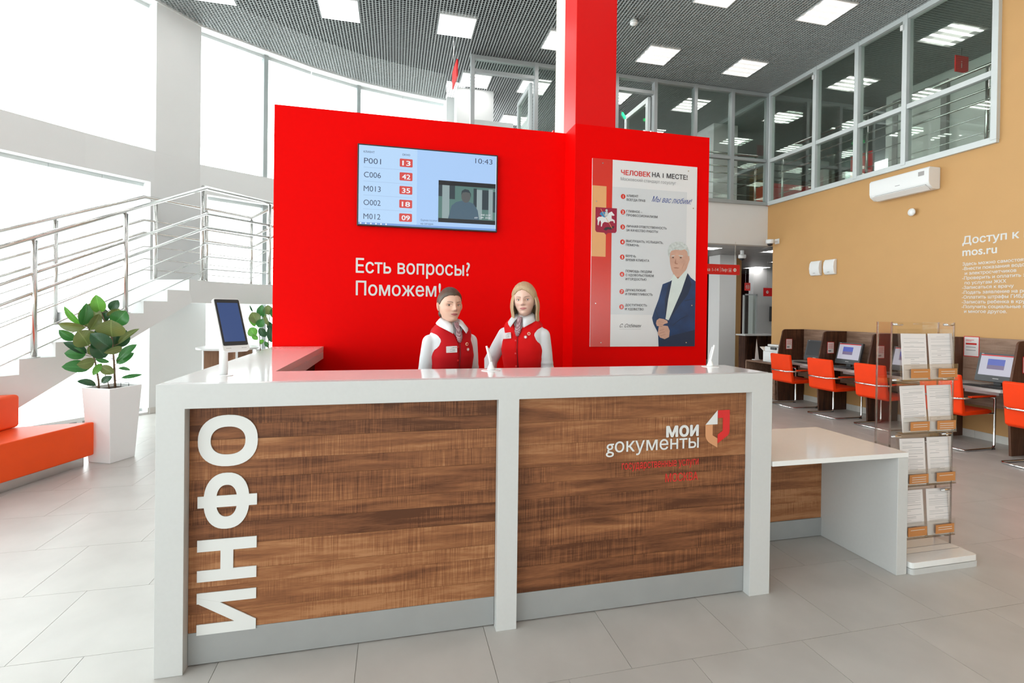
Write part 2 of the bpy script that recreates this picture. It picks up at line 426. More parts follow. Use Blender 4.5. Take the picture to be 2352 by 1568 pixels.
# ceiling lamps
lamp_g = 'square lamps in the lattice ceiling'
proto = None
def lamp_at(x, y, z, label, group):
    global proto
    if proto is None:
        proto = thing('ceiling_light', label, 'light', (x, y, z), 0, group)
        a, b = .281, .268
        fr = MB().box((-a, -a, -.006), (a, -b, .05)).box((-a, b, -.006), (a, a, .05)).box((-a, -b, -.006), (-b, b, .05)).box((b, -b, -.006), (a, b, .05))
        fr.box((-a, -a, .03), (a, a, .05)).build('frame', 'plastic_white', proto)
        MB().box((-b, -b, 0), (b, b, .012)).build('diffuser', 'lamp', proto)
        return proto
    o = copy_tree(proto, (x, y, z), 0, label); o['group'] = group; return o
# ---- place lamps with labels from where they are
cand = []
ORD = ['first', 'second', 'third', 'fourth', 'fifth', 'sixth', 'seventh', 'eighth', 'ninth', 'tenth', 'eleventh', 'twelfth', 'thirteenth']
for (i, j) in lamps:
    x = CX0+Q*(i+.5)-.01; y = CY0+Q*(j+.5)-.01
    if x < fac_x(y)+.2 or y > 13.2 or y < -3 or x > 9.4 or (y > 10 and x < 1.2): continue
    cand.append((i, j, x, y))
cand.sort(key=lambda c: (c[3], c[2]))
hidden_l = 'square ceiling lamp with four bright bands, out of the photo above the camera'
rown = {-3: 'first row', 0: 'second row', 3: 'second row', 6: 'third row'}
named = {(-6, 3): 'square ceiling lamp cut by the top edge above the white window pier',
         (-3, 3): 'square ceiling lamp second from the left along the top of the photo',
         (0, 3): 'square ceiling lamp above the red partition, left of the red column',
         (3, 3): 'square ceiling lamp half hidden by the left side of the red column',
         (6, 3): 'square ceiling lamp to the right of the red column, level with the next one',
         (9, 3): 'square ceiling lamp nearest the corner of the two glazed office walls',
         (6, 0): 'square ceiling lamp cut by the top edge to the right of the red column',
         (9, 0): 'largest square ceiling lamp, at the top right near the slanting window frame',
         (1, 6): 'square ceiling lamp beside the left post of the glazed office wall',
         (3, 6): 'square ceiling lamp seen through the open door leaf left of the column',
         (6, 6): 'square office lamp just right of the red column behind glass',
         (9, 6): 'square office lamp behind the third pane of the back glass wall',
         (13, 0): 'office lamp behind the last big pane over the ochre wall',
         (13, 3): 'office lamp behind the middle panes over the ochre wall',
         (13, 6): 'office lamp behind the first pane over the ochre wall'}
for (i, j, x, y) in cand:
    v = vis(x, y, ZC)
    if (i, j) in named: lamp_at(x, y, ZC, named[(i, j)], lamp_g)
    elif y > 9.5 or x > 7.4: lamp_at(x, y, ZC, 'office lamp behind the upper glazing, %s from the left in the %s row back' % (ORD[(i+8)//3], ORD[(j+15)//3]), 'far office lamps')
    else: lamp_at(x, y, ZC, 'lamp above the camera, %s from the left, %s row behind the photo edge' % (ORD[(i+15)//3], ORD[(3-j)//3]), 'lamps above the camera')

# facade (wall_left) : spandrel, upper beam, base, piers; windows between
def seg_pts(a, b, n=1): return [(a[0]+(b[0]-a[0])*t/n, a[1]+(b[1]-a[1])*t/n) for t in range(n+1)]
def normal_out(i):
    a = Vector(FAC[max(0, i-1)]); b = Vector(FAC[min(len(FAC)-1, i+1)]); d = (b-a).normalized(); return Vector((-d.y, d.x))
def band(mb, i0, i1, z0, z1, off, th):
    ins = []; out = []
    for i in range(i0, i1+1):
        n = normal_out(i); p = Vector(FAC[i]); ins.append(p+n*off); out.append(p+n*(off+th))
    m = len(ins)
    vs = [(p.x, p.y, z) for z in (z0, z1) for p in ins]+[(p.x, p.y, z) for z in (z0, z1) for p in out]
    fs = []
    for k in range(m-1):
        fs += [(k, k+1, m+k+1, m+k), (2*m+k+1, 2*m+k, 3*m+k, 3*m+k+1), (m+k, m+k+1, 3*m+k+1, 3*m+k), (k+1, k, 2*m+k, 2*m+k+1)]
    fs += [(0, m, 3*m, 2*m), (m-1, 3*m-1, 4*m-1, 2*m-1)]
    return mb.add(vs, fs)
wl = MB(); NF = len(FAC)-1
band(wl, 0, NF, 3.37, 3.83, 0, .45)
band(wl, 0, NF, 6.0, 6.55, -.02, .5)
band(wl, 0, NF, -.1, .03, 0, .45)
wall_left = struct('wall_left', wl, 'white')
def pier(p, q, z0, z1, th=.55, off=0.0):
    p = Vector(p); q = Vector(q); d = (q-p).normalized(); n = Vector((-d.y, d.x))
    c = [p-n*off, q-n*off, q+n*th, p+n*th]
    return MB().prism([tuple(v) for v in c], 'z', z0, z1)
struct('pier', pier((-3.43, 8.25), (-3.04, 8.81), 3.83, 6.02, .5), 'white', wall_left)
struct('pier', pier((-3.47, 8.20), (-2.96, 8.87), 0, 3.37, .5), 'white', wall_left)
MB().prism([(-3.478, 8.19), (-2.955, 8.862), (-2.97, 8.88), (-3.495, 8.21)], 'z', 0, .09).build('skirting', 'skirt_tile', wall_left)
struct('pier', pier((-6.85, 0.2), (-6.78, 1.0), 0, 6.02, .5), 'white', wall_left)
# end pier where the facade meets the office wall
struct('pier', MB().box((1.0, 10.4, 0), (1.5, 10.95, 6.02)), 'white', wall_left)
# windows: frames + panes
def fac_pt(t):   # t in index units
    i = min(int(t), NF-1); u = t-i; return Vector(FAC[i])*(1-u)+Vector(FAC[i+1])*u
wn = 0
def window(t0, t1, z0, z1, n):
    global wn; wn += 1
    w = thing('window_%d' % wn, None, None); w['kind'] = 'structure'
    ts = [t0+(t1-t0)*k/n for k in range(n+1)]
    fr = MB()
    def rail(za, zb):
        pts = [fac_pt(t) for t in ts]
        for a, b in zip(pts[:-1], pts[1:]):
            d = (b-a).normalized(); nn = Vector((-d.y, d.x)); c = (a+b)/2+nn*.2
            fr.obox((c.x, c.y, (za+zb)/2), Vector((d.x, d.y, 0))*((b-a).length/2), Vector((nn.x, nn.y, 0))*.03, Vector((0, 0, (zb-za)/2)))
    rail(z0, z0+.04); rail(z1-.05, z1)
    fr.build('window_frame', 'alu_light', w)
    for k, t in enumerate((t0, t1)):
        p = fac_pt(t); d = (fac_pt(min(NF, t+.2))-fac_pt(max(0, t-.2))).normalized(); nn = Vector((-d.y, d.x)); c = p+nn*.19
        if (k == 1 and t1 >= NF) or t in (9.0, 10, 10.15): continue
        MB().obox((c.x, c.y, (z0+z1)/2), Vector((d.x, d.y, 0))*.035, Vector((nn.x, nn.y, 0))*.06, Vector((0, 0, (z1-z0)/2))).build('mullion', 'alu_light', w)
    pts = [fac_pt(t) for t in ts]; pn = MB(); m = len(pts)
    for a, b in zip(pts[:-1], pts[1:]):
        d = (b-a).normalized(); nn = Vector((-d.y, d.x)); c = (a+b)/2+nn*.2
        pn.obox((c.x, c.y, (z0+z1)/2), Vector((d.x, d.y, 0))*((b-a).length/2), Vector((nn.x, nn.y, 0))*.004, Vector((0, 0, (z1-z0)/2)))
    pn.build('pane', 'pane', w)
ups = [0.4, 2.0, 3.6, 5.2, 6.95, 9.0]
for a, b in zip(ups[:-1], ups[1:]): window(a, b, 3.83, 6.0, 3); window(a, b, .03, 3.37, 3)
for a, b in ((10, 11), (11, 13), (13, 15)): window(a, b, 3.83, 6.0, 2)
for a, b in ((10.15, 11), (11, 13), (13, 15)): window(a, b, .03, 3.37, 2)
# low floor convector with slots by the lower windows
cv = thing('floor_convector', 'low white slotted convector along the foot of the big window behind the orange bench', 'radiator', (0, 0, 0))
a, b = Vector((-4.72, 6.25)), Vector((-3.62, 7.85)); d = (b-a).normalized(); nn = Vector((-d.y, d.x)); ln = (b-a).length
c = (a+b)/2
MB().obox((c.x, c.y, .07), Vector((d.x, d.y, 0))*(ln/2), Vector((nn.x, nn.y, 0))*.06, Vector((0, 0, .07))).build('case', 'plastic_white', cv, bevel=.005)
for k in range(14):
    q = a+d*(ln*(k+.5)/14)-nn*.061
    MB().obox((q.x, q.y, .075), Vector((d.x, d.y, 0))*.038, Vector((nn.x, nn.y, 0))*.003, Vector((0, 0, .018))).build('slot', 'conduit', cv)

# wall behind the camera, with windows
wb = MB()
wb.box((-6, -6.2, 0), (9, -5.8, .9)).box((-6, -6.2, 2.5), (9, -5.8, 6.55))
for x in (-6.0, -3, 0, 3, 6, 8.4): wb.box((x, -6.2, .9), (x+.6, -5.8, 2.5))
struct('wall_back', wb, 'white')
for k, x in enumerate((-5.4, -2.4, .6, 3.6, 6.6)):
    wn += 1
    w = thing('window_%d' % wn, None, None); w['kind'] = 'structure'
    x1 = min(x+2.4, 8.4)
    box('pane', (x, -6.02, .9), (x1, -6.0, 2.5), 'pane', w)
    MB().box((x, -6.05, 2.2), (x1, -5.97, 2.26)).box((x+1.16, -6.05, .9), (x+1.22, -5.97, 2.2)).build('window_frame', 'alu_light', w)
# portals for the daylight
def portal(c, n, sx, sy, nm):
    l = bpy.data.lights.new(nm, 'AREA'); l.shape = 'RECTANGLE'; l.size = sx; l.size_y = sy; l.energy = 1
    l.cycles.is_portal = True
    o = bpy.data.objects.new(nm, l); COL.objects.link(o); o.location = c
    o.rotation_euler = Vector(n).to_track_quat('-Z', 'Y').to_euler(); return o
for i, (a, b) in enumerate(((0, 3), (3, 5), (5, 7), (7, 9), (10, 12), (12, 15))):
    pa = Vector(FAC[a]); pb = Vector(FAC[b]); d = (pb-pa).normalized(); nn = Vector((-d.y, d.x)); c = (pa+pb)/2+nn*.75
    portal((c.x, c.y, 3.0), (-nn.x, -nn.y, 0), (pb-pa).length+.3, 6.2, 'daylight_portal')
portal((1.2, -6.3, 1.7), (0, 1, 0), 14.6, 1.8, 'daylight_portal')

# right wall: ochre, glazing above it
XW = 7.35
wr = MB()
wr.box((XW, -6, 0), (XW+.2, 8.45, 2.95)).box((XW, 4.65, 2.95), (XW+.2, 8.6, 3.76)).box((XW, -6, 2.95), (XW+.2, 4.65, 6.55))
wall_right = struct('wall_right', wr, 'ochre')
bs = thing('baseboard_right', None, None); bs['kind'] = 'structure'
y = -4.0
while y < 8.4:
    y1 = min(y+.59, 8.44); box('tile', (XW-.012, y+.001, 0), (XW, y1-.001, .095), 'skirt_tile', bs); y = y1
# beam and back upper glazing
wall_far = struct('wall_far', MB().box((1.27, 8.6, 2.95), (XW, 8.95, 3.76)).box((XW, 8.6, 2.95), (XW+.2, 8.95, 3.76)), 'white')
struct('trim_1', MB().box((1.27, 8.56, 2.925), (XW, 8.99, 2.95)), 'grey_metal')
mezz = struct('floor_upper', MB().box((1.27, 8.95, 3.3), (14, 16, 3.72)).box((XW+.2, 2, 3.3), (14, 8.95, 3.72)), 'grout')
def bar_y(mb, x0, x1, z0, z1, y=8.6, d=.046): return mb.box((x0, y-d, z0), (x1, y+d, z1))
gw = thing('window_20', None, None); gw['kind'] = 'structure'
xs = [1.27, 2.42, 3.25, 3.98, 4.78, 5.64, 6.47, 7.29]
for x in xs: box('mullion', (x-.035 if x < 7 else x-.02, 8.55, 3.8), (x+.035, 8.66, ZC), 'alu', gw, bevel=.004)
bar_y(MB(), 1.27, 7.3, 5.95, 6.017).build('head_rail', 'alu', gw, bevel=.003)
bar_y(MB(), 1.27, 7.3, 3.76, 3.83).build('sill_rail', 'alu', gw, bevel=.003)
for a, b in zip(xs[:-1], xs[1:]):
    door = a in (1.27, 3.98)
    if not door: box('transom', (a+.035, 8.56, 4.63), (b-.035, 8.64, 4.69), 'alu', gw, bevel=.003)
    if a == 1.27: box('transom', (a+.035, 8.56, 5.72), (b-.035, 8.64, 5.78), 'alu', gw, bevel=.003); box('pane', (a, 8.595, 5.78), (b, 8.605, 5.96), 'pane_in', gw); continue
    if door: continue
    for z0, z1 in ((3.82, 4.64), (4.68, 5.96)): box('pane', (a+.02, 8.595, z0), (b-.02, 8.605, z1), 'pane_in', gw)
# fixed leaf and the two opened leaves
def leaf(name, x, y0, y1, z0, z1, plane):
    dn = thing(name, None, None); dn['kind'] = 'structure'
    t = .045
    def bx(a0, a1, za, zb, nm, mt, th=.03):
        if plane == 'x': box(nm, (x-th, a0, za), (x+th, a1, zb), mt, dn)
        else: box(nm, (a0, x-th, za), (a1, x+th, zb), mt, dn)
    bx(y0, y0+.09, z0, z1, 'stile', 'alu_light'); bx(y1-.09, y1, z0, z1, 'stile', 'alu_light')
    bx(y0+.09, y1-.09, z1-.09, z1, 'door_rail', 'alu_light'); bx(y0+.09, y1-.09, z0, z0+.12, 'door_rail', 'alu_light')
    bx(y0+.09, y1-.09, z0+.12, z1-.09, 'pane', 'pane_in', .006)
    bx(y1-.08, y1-.05, (z0+z1)/2-.5, (z0+z1)/2+.1, 'door_handle', 'steel', .06)
    return dn
leaf('door_1', 2.36, 8.70, 9.65, 3.74, 5.72, 'x')
leaf('door_2', 4.72, 8.70, 9.70, 3.74, 5.72, 'x')
leaf('door_3', 9.0, 1.33, 2.1, 3.74, 5.05, 'y')
box('transom', (3.98+.035, 8.56, 5.72), (4.78-.035, 8.64, 5.78), 'alu', gw)
# side glazing over the ochre wall
g2 = thing('window_21', None, None); g2['kind'] = 'structure'
ys = [8.56, 7.44, 6.61, 5.82, 4.68]
for y in ys: box('mullion', (XW-.06, y-.035, 3.80), (XW+.06, y+.035, ZC), 'alu_light', g2, bevel=.004)
box('head_rail', (XW-.05, 4.65, 5.95), (XW+.05, 8.56, 6.03), 'alu_light', g2); box('sill_rail', (XW-.05, 4.65, 3.76), (XW+.05, 8.56, 3.84), 'alu_light', g2)
for a, b in zip(ys[:-1], ys[1:]):
    box('transom', (XW-.045, b+.035, 4.62), (XW+.045, a-.035, 4.69), 'alu_light', g2, bevel=.003)
    for z0, z1 in ((3.82, 4.63), (4.68, 5.96)): box('pane', (XW-.005, b+.02, z0), (XW+.005, a-.02, z1), 'pane_in', g2)
# upper floor interior: walls, pillar, railings
struct('wall_upper_right', MB().box((9.7, 2, 3.72), (9.9, 8.1, ZC)), 'mezzwall')
struct('wall_upper_far', MB().box((1.5, 15.6, 0), (14, 15.9, 6.5)).box((13.8, 2, 0), (14, 16, 6.5)), 'burgundy')
struct('wall_upper_side', MB().box((7.55, 1.8, 3.72), (14, 2, ZC)), 'mezzwall')
dw = thing('door_4', None, None); dw['kind'] = 'structure'
box('door_panel', (9.64, 5.2, 3.72), (9.69, 6.05, 5.75), 'ochre', dw, bevel=.004)
MB().box((9.62, 5.1, 3.72), (9.7, 5.2, 5.85)).box((9.62, 6.05, 3.72), (9.7, 6.15, 5.85)).box((9.62, 5.2, 5.75), (9.7, 6.05, 5.85)).build('door_frame', 'conduit', dw)
dw = thing('door_5', None, None); dw['kind'] = 'structure'
box('door_panel', (9.64, 7.0, 3.72), (9.69, 7.8, 5.75), 'mezzwall', dw, bevel=.004)
MB().box((9.62, 6.9, 3.72), (9.7, 7.0, 5.85)).box((9.62, 7.8, 3.72), (9.7, 7.9, 5.85)).box((9.62, 7.0, 5.75), (9.7, 7.8, 5.85)).build('door_frame', 'conduit', dw)
col = thing('square_pillar', 'pale square pillar standing on the upper floor behind the back glass wall', 'pillar', (7.5, 10.4, 3.72))
MB().box((-.3, -.2, 0), (.35, .5, 2.3)).build('shaft', 'white', col, bevel=.006); MB().box((-.32, -.22, 0), (.37, .52, .09)).build('plinth', 'skirt_tile', col)
col = thing('square_pillar', 'white square pillar behind the glazed door left of the red column', 'pillar', (1.6, 10.1, 3.72))
MB().box((-.45, -.2, 0), (.3, .5, 2.3)).build('shaft', 'white', col, bevel=.006); MB().box((-.47, -.22, 0), (.32, .52, .09)).build('plinth', 'skirt_tile', col)
struct('wall_upper_white', MB().box((1.9, 11.9, 0), (4.2, 12.1, ZC)), 'white')

def railing(name, label, pts, zf, posts, r=.021, top=1.05, bars=(.28, .5, .7, .84), group=None):
    t = thing(name, label, 'railing', (0, 0, 0), 0, group)
    p3 = [Vector((p[0], p[1], zf+top if len(p) < 3 else p[2]+top)) for p in pts]
    MB().tube(p3, r, 10).build('handrail', 'steel', t, smooth=True)
    for h in bars:
        MB().tube([p-Vector((0, 0, top-h)) for p in p3], .014 if h > .6 else .007, 8).build('rail', 'steel', t, smooth=True)
    for p in posts:
        z = zf if len(p) < 3 else p[2]
        o = MB().tube([(p[0], p[1], z), (p[0], p[1], z+top-.02)], .021, 10).lathe([(.045, 0), (.045, .012), (.02, .014)], (p[0], p[1], z), 12).build('post', 'steel', t, smooth=True)
    return t
railing('office_railing', 'steel railing behind the glazing over the ochre wall', [(7.52, 8.5), (7.52, 3.0)], 3.72, [(7.52, 8.42), (7.52, 6.6), (7.52, 4.9), (7.52, 3.2)], .02, 1.15)
railing('office_railing', 'steel railing behind the back glass wall at the right', [(5.9, 8.8), (7.25, 8.8)], 3.72, [(5.95, 8.8), (7.2, 8.8)], .02, 1.1)
ps = thing('wall_poster', 'red poster behind the second pane over the ochre wall', 'poster', (9.6, 8.3, 4.0))
MB().box((0, 0, 0), (.02, .5, 1.0)).build('board', 'sign_red', ps)
MB().box((-.004, .05, .1), (0, .22, .35)).box((-.004, .28, .1), (0, .45, .35)).build('print', 'paper', ps)
ps = thing('hanging_sign', 'small red square sign behind the top right pane', 'sign', (9.1, 6.3, 5.62))
MB().box((-.14, 0, 0), (.14, .015, .27)).build('plate', 'sign_red', ps)
text('i', 'y', -.001, -.02, .07, .13, None, 'letter_white', ps)
MB().tube([(0, .008, .27), (0, .008, .42)], .004, 6).build('hanger', 'steel', ps)
box('reception_counter', (8.3, 9.6, 3.72), (9.6, 10.2, 4.55), 'sign_red', None, bevel=.01, label='red upper floor counter seen low behind the glass wall corner', cat='counter')
e = thing('exit_light', 'small green exit light over the opened glass door right of the column', 'sign', (4.45, 9.2, 5.5), .9)
MB().box((-.13, 0, 0), (.13, .03, .05)).build('tube', 'green_led', e, bevel=.005); MB().box((-.14, .03, -.02), (.14, .05, .07)).build('backing', 'alu', e)

# lower corridor under the upper floor
lc = MB()
struct('ceiling_low', MB().box((1.27, 8.99, 3.0), (14, 16, 3.3)), 'slatceil')
cl = bpy.data.objects['ceiling_low']
k = 0
for j in range(14):
    for i in range(16):
        x = 5.0+.59*i; y = 9.0+.59*j+.001
        if y+.58 > 15.6 or x > 13.4: continue
        if (i, j) in ((2, 0), (5, 0), (8, 3), (5, 3), (2, 3), (9, 6)): continue
        MBm = MB().prism([(x, y), (x+.582, y), (x+.582, y+.582), (x, y+.582)], 'z', 2.955, 2.975)
        MBm.build('ceiling_panel', 'slatceil', cl)
for n_, (i, j) in enumerate(((2, 0), (5, 0), (5, 3), (8, 3), (9, 6))):
    lamp_at(5.0+.59*i+.29, 9.0+.59*j+.29, 2.962, ['bright square lamp in the low corridor ceiling by the red partition edge', 'bright square lamp in the low corridor ceiling beside the ochre wall', 'lamp deeper in the low corridor ceiling above the red lift sign', 'small distant lamp in the low corridor ceiling', 'farthest small lamp in the low corridor ceiling'][n_], 'corridor ceiling lamps')
col = thing('square_pillar', 'white square pillar in the corridor right of the red partition', 'pillar', (7.66, 10.42, 0))
MB().box((-.225, -.2, 0), (.225, .22, 2.955)).build('shaft', 'white', col, bevel=.005); MB().box((-.235, -.21, 0), (.235, .23, .09)).build('plinth', 'skirt_tile', col)
struct('wall_corridor_ochre', MB().box((7.9, 10.75, 0), (8.44, 10.95, 2.955)).box((6.9, 11.4, 0), (7.6, 11.5, 2.955)), 'ochre')
struct('wall_corridor_white', MB().box((10.55, 12.9, 0), (13, 13.1, 2.955)), 'white')
struct('wall_corridor_side', MB().box((7.55, 8.45, 0), (13.8, 8.6, 2.955)).box((12.9, 8.6, 0), (13, 12.9, 2.955)), 'white')
struct('wall_corridor_back', MB().box((1.27, 14.9, 0), (13, 15, 2.955)), 'burgundy')
sg = thing('direction_sign', 'long red hanging sign with white lift lettering beside the partition', 'sign', (0, 8.3, 0))
box('plate', (5.2, -.01, 2.315), (6.47, .01, 2.51), 'sign_red', sg)
text('Окна 1-14', 'y', -.011, 6.0, 2.375, .062, None, 'letter_white', sg, align='R')
box('divider', (6.035, -.012, 2.36), (6.038, -.0105, 2.46), 'letter_white', sg)
text('Лифт', 'y', -.011, 6.06, 2.375, .062, .14, 'letter_white', sg)
flat('lift_symbol', [rect(6.222, 2.37, 6.285, 2.374), rect(6.222, 2.434, 6.285, 2.438), rect(6.222, 2.37, 6.226, 2.438), rect(6.281, 2.37, 6.285, 2.438), rect(6.242, 2.38, 6.266, 2.41), rect(6.248, 2.414, 6.26, 2.426)], 'y', -.0105, 'letter_white', sg)
flat('arrow_disc', disc(6.36, 2.41, .034), 'y', -.0105, 'letter_white', sg)
flat('arrow', stroke([(6.342, 2.41), (6.376, 2.41)], .006)+stroke([(6.364, 2.422), (6.377, 2.41), (6.364, 2.398)], .006), 'y', -.012, 'sign_red', sg)
for x in (5.4, 6.37): MB().tube([(x, 0, 2.51), (x, 0, 2.95)], .003, 6).build('hanger', 'steel', sg)
sg = thing('direction_sign', 'short red hanging sign with a white arrow, cut by the ochre wall edge', 'sign', (8.75, 10.2, 2.0))
box('plate', (-.12, -.01, 0), (.35, .01, .2), 'sign_red', sg)
flat('arrow_disc', disc(-.02, .1, .036), 'y', -.0105, 'letter_white', sg)
flat('arrow', stroke([(-.04, .1), (0, .1)], .007)+stroke([(-.012, .114), (.003, .1), (-.012, .086)], .007), 'y', -.012, 'sign_red', sg)
MB().tube([(-.02, 0, .2), (-.02, 0, .95)], .003, 6).build('hanger', 'steel', sg)
sg = thing('window_number_sign', 'small red square sign reading 03 hanging in the dark corridor', 'sign', (9.62, 12.0, 2.22))
MB().prism(rrect(-.09, 0, .09, .22, .012), 'y', -.006, .006).build('plate', mat('bright_red_plastic', (.80, .06, .05), .4), sg)  # plate has its own brighter red base colour
text('03', 'y', -.007, 0, .06, .095, .11, 'letter_white', sg.children[0], align='C', bold=.01)
for x in (-.06, .06): MB().tube([(x, 0, .22), (x, 0, .735)], .002, 6).build('hanger', 'steel', sg)
tv = thing('wall_screen', 'small black wall screen in the corridor beside the ochre wall edge', 'screen', (11.3, 12.75, 1.35))
box('case', (-.25, 0, 0), (.5, .06, .45), 'black', tv, bevel=.008); box('bracket', (.0, .06, .15), (.2, .15, .3), 'dark', tv)
pt = thing('glazed_partition', 'dark framed glass partition in the corridor below the 03 sign', 'partition', (9.85, 12.4, 0))
MB().box((-.02, 0, .95), (.02, .05, 2.15)).box((.4, 0, .95), (.44, .05, 2.15)).box((-.02, 0, 2.11), (.44, .05, 2.15)).build('frame', 'alu_light', pt)
box('pane', (.02, .02, .95), (.4, .03, 2.11), 'pane_in', pt); box('base', (-.02, 0, 0), (.44, .05, .95), 'wood_dark', pt)
# corridor desk (tall unit with pale top), low cabinet, copier
ds = thing('reception_desk', 'dark wood reception unit with pale top standing behind the low cabinet', 'desk', (0, 9.15, 0))
box('worktop', (7.26, -.05, 1.10), (8.1, .25, 1.13), 'white_satin', ds, bevel=.003)
MB().box((7.3, 0, 0), (7.34, .2, 1.10)).box((8.0, 0, 0), (8.04, .2, 1.10)).box((7.34, .17, 0), (8.0, .2, 1.10)).box((7.62, .02, 0), (7.65, .17, 1.1)).build('carcass', 'wood_dark', ds)
for n_, (x, lb, mm) in enumerate(((7.3, 'white folded leaflet standing tall on the low cabinet behind the copier', 'paper'),)):
    lf = thing('leaflet_holder', lb, 'holder', (6.93, 8.34, .666))
    MB().add([(-.05, 0, 0), (.05, 0, 0), (.0, .05, 0), (.0, .02, .42)], [(0, 1, 3), (1, 2, 3), (2, 0, 3), (2, 1, 0)]).build('sheet', 'paper', lf)
    MB().box((-.06, -.02, 0), (.06, .07, .012)).build('foot', 'plastic_white', lf)
cb = thing('low_cabinet', 'low wooden cabinet with an open shelf under the copier', 'cabinet', (6.75, 7.66, 0))
mw = 'wood_mid'
box('top_board', (0, 0, .64), (.59, .78, .665), mw, cb, bevel=.002); box('bottom_board', (.02, .02, .02), (.59, .76, .045), mw, cb)
box('side_panel', (.0, .0, .0), (.59, .022, .64), mw, cb); box('side_panel', (.0, .758, .0), (.59, .78, .64), mw, cb)
box('back_panel', (.57, .022, .02), (.59, .758, .64), mw, cb); box('shelf', (.01, .022, .40), (.57, .758, .42), mw, cb)
d1 = box('door', (-.002, .024, .05), (.016, .388, .40), mw, cb, bevel=.001); d2 = box('door', (-.002, .392, .05), (.016, .756, .40), mw, cb, bevel=.001)
box('handle', (-.014, .34, .30), (-.002, .348, .38), 'steel', d1); box('handle', (-.014, .43, .30), (-.002, .438, .38), 'steel', d2)
cp = thing('copier', 'white multifunction copier on the low cabinet by the ochre wall', 'printer', (6.86, 7.72, .666))
MB().box((0, 0, 0), (.40, .38, .20)).build('body', 'plastic_white', cp, bevel=.01)
MB().box((.02, .02, .20), (.40, .36, .29)).build('scanner_unit', 'plastic_white', cp, bevel=.012)
MB().box((.03, .02, .30), (.40, .30, .335)).build('lid', 'plastic_white', cp, bevel=.01)
MB().box((-.012, .06, .03), (0, .32, .11)).build('paper_drawer', 'plastic_white', cp, bevel=.004); box('control_panel', (-.01, .05, .24), (.02, .18, .285), 'dark', cp, bevel=.003)
MB().add([(.05, .38, .17), (.35, .38, .17), (.35, .52, .26), (.05, .52, .26), (.05, .38, .18), (.35, .38, .18), (.35, .52, .27), (.05, .52, .27)], [(3, 2, 1, 0), (4, 5, 6, 7), (0, 1, 5, 4), (1, 2, 6, 5), (2, 3, 7, 6), (3, 0, 4, 7)]).build('paper_tray', 'plastic_white', cp)
# dome cameras, sensor, speakers, air conditioner, smoke detector, hanging sign
def dome(name, label, loc, side=False):
    t = thing(name, label, 'camera', loc)
    MB().lathe([(.02, .03), (.075, .028), (.08, .0), (.078, -.045), (.055, -.055)], n=20).build('housing', 'plastic_white', t, smooth=True)
    MB().lathe([(.052, -.052), (.05, -.07), (.035, -.09), (.012, -.1)], n=18).build('dome', 'black', t, smooth=True)
    if side: MB().box((.05, -.02, -.015), (.17, .02, .015)).box((.155, -.055, -.05), (.17, .055, .05)).build('bracket', 'plastic_white', t, bevel=.004)
    else: MB().lathe([(.04, .03), (.04, .12)], n=12).build('stem', 'plastic_white', t)
    return t
dome('dome_camera', 'white dome camera on a bracket at the corner of the ochre wall', (7.18, 8.33, 3.01), True)
dome('dome_camera', 'white dome camera hanging from the low corridor ceiling', (7.35, 9.35, 2.83))
sn = thing('motion_sensor', 'small white sensor on the ochre wall below the air conditioner', 'sensor', (XW, 5.68, 3.08))
MB().sphere((-.05, 0, 0), (.03, .055, .055), 14, 10).build('head', 'plastic_white', sn, smooth=True); MB().box((-.04, -.02, -.02), (0, .02, .02)).build('mount', 'plastic_white', sn, bevel=.004)
for yy, lb in ((7.37, 'left of the two white wall speakers on the ochre wall'), (7.07, 'right of the two white wall speakers on the ochre wall')):
    sp_ = thing('wall_speaker', lb, 'speaker', (XW, yy, 2.4), 0, 'wall speakers')
    pr = [(0, -.11), (-.05, -.105), (-.085, -.07), (-.10, 0), (-.085, .07), (-.05, .105), (0, .11)]
    MB().prism([(a*.8, b*1.22) for a, b in pr], 'y', -.105, .105).build('case', 'plastic_white', sp_, bevel=.008); box('badge', (-.076, -.02, -.09), (-.06, .02, -.085), 'print_grey', sp_)
ac = thing('air_conditioner', 'white split air conditioner unit high on the ochre wall', 'air conditioner', (XW, 5.77, 3.34))
pr = [(0, 0), (-.13, 0), (-.2, .05), (-.215, .10), (-.215, .27), (-.19, .30), (0, .30)]
MB().prism(pr, 'y', -.44, .44).build('case', 'plastic_white', ac, bevel=.012, seg=3)
MB().prism([(-.125, -.004), (-.205, .055), (-.200, .062), (-.12, .004)], 'y', -.40, .36).build('outlet_slot', 'dark', ac)
MB().prism([(-.13, -.012), (-.215, .045), (-.213, .052), (-.128, -.006)], 'y', -.40, .38).build('louver', 'plastic_white', ac)
acc = ac.children[0] if ac.children[0].name.startswith('case') else [c for c in ac.children if c.name.startswith('case')][0]
box('display', (-.2165, -.38, .19), (-.214, -.30, .25), 'conduit', acc)
box('badge', (-.2165, -.04, .13), (-.215, .03, .137), 'print_grey', acc)
sd = thing('smoke_detector', 'round white smoke detector under the lattice ceiling right of the column', 'detector', (3.48, 6.93, ZC-.09))
MB().lathe([(.0, 0), (.03, .002), (.055, .02), (.058, .05), (.05, .07)], n=20).build('body', 'plastic_white', sd, smooth=True); MB().lathe([(.02, .07), (.02, .11)], n=10).build('stem', 'plastic_white', sd)
MB().lathe([(.0585, .03), (.0585, .036)], n=20).build('vent_ring', 'conduit', sd)
hs = thing('hanging_sign', 'narrow red sign seen edge-on hanging from the ceiling near the curved window', 'sign', (.89, 7.95, 5.20), .03)
MB().box((-.012, -.24, 0), (.012, .24, .27)).build('plate', 'sign_red', hs)
MB().box((.012, -.18, .1), (.0135, .18, .16)).build('print', 'letter_white', hs)
for yy in (-.18, .18): MB().tube([(0, yy, .27), (0, yy, .80)], .003, 6).build('hanger', 'steel', hs)
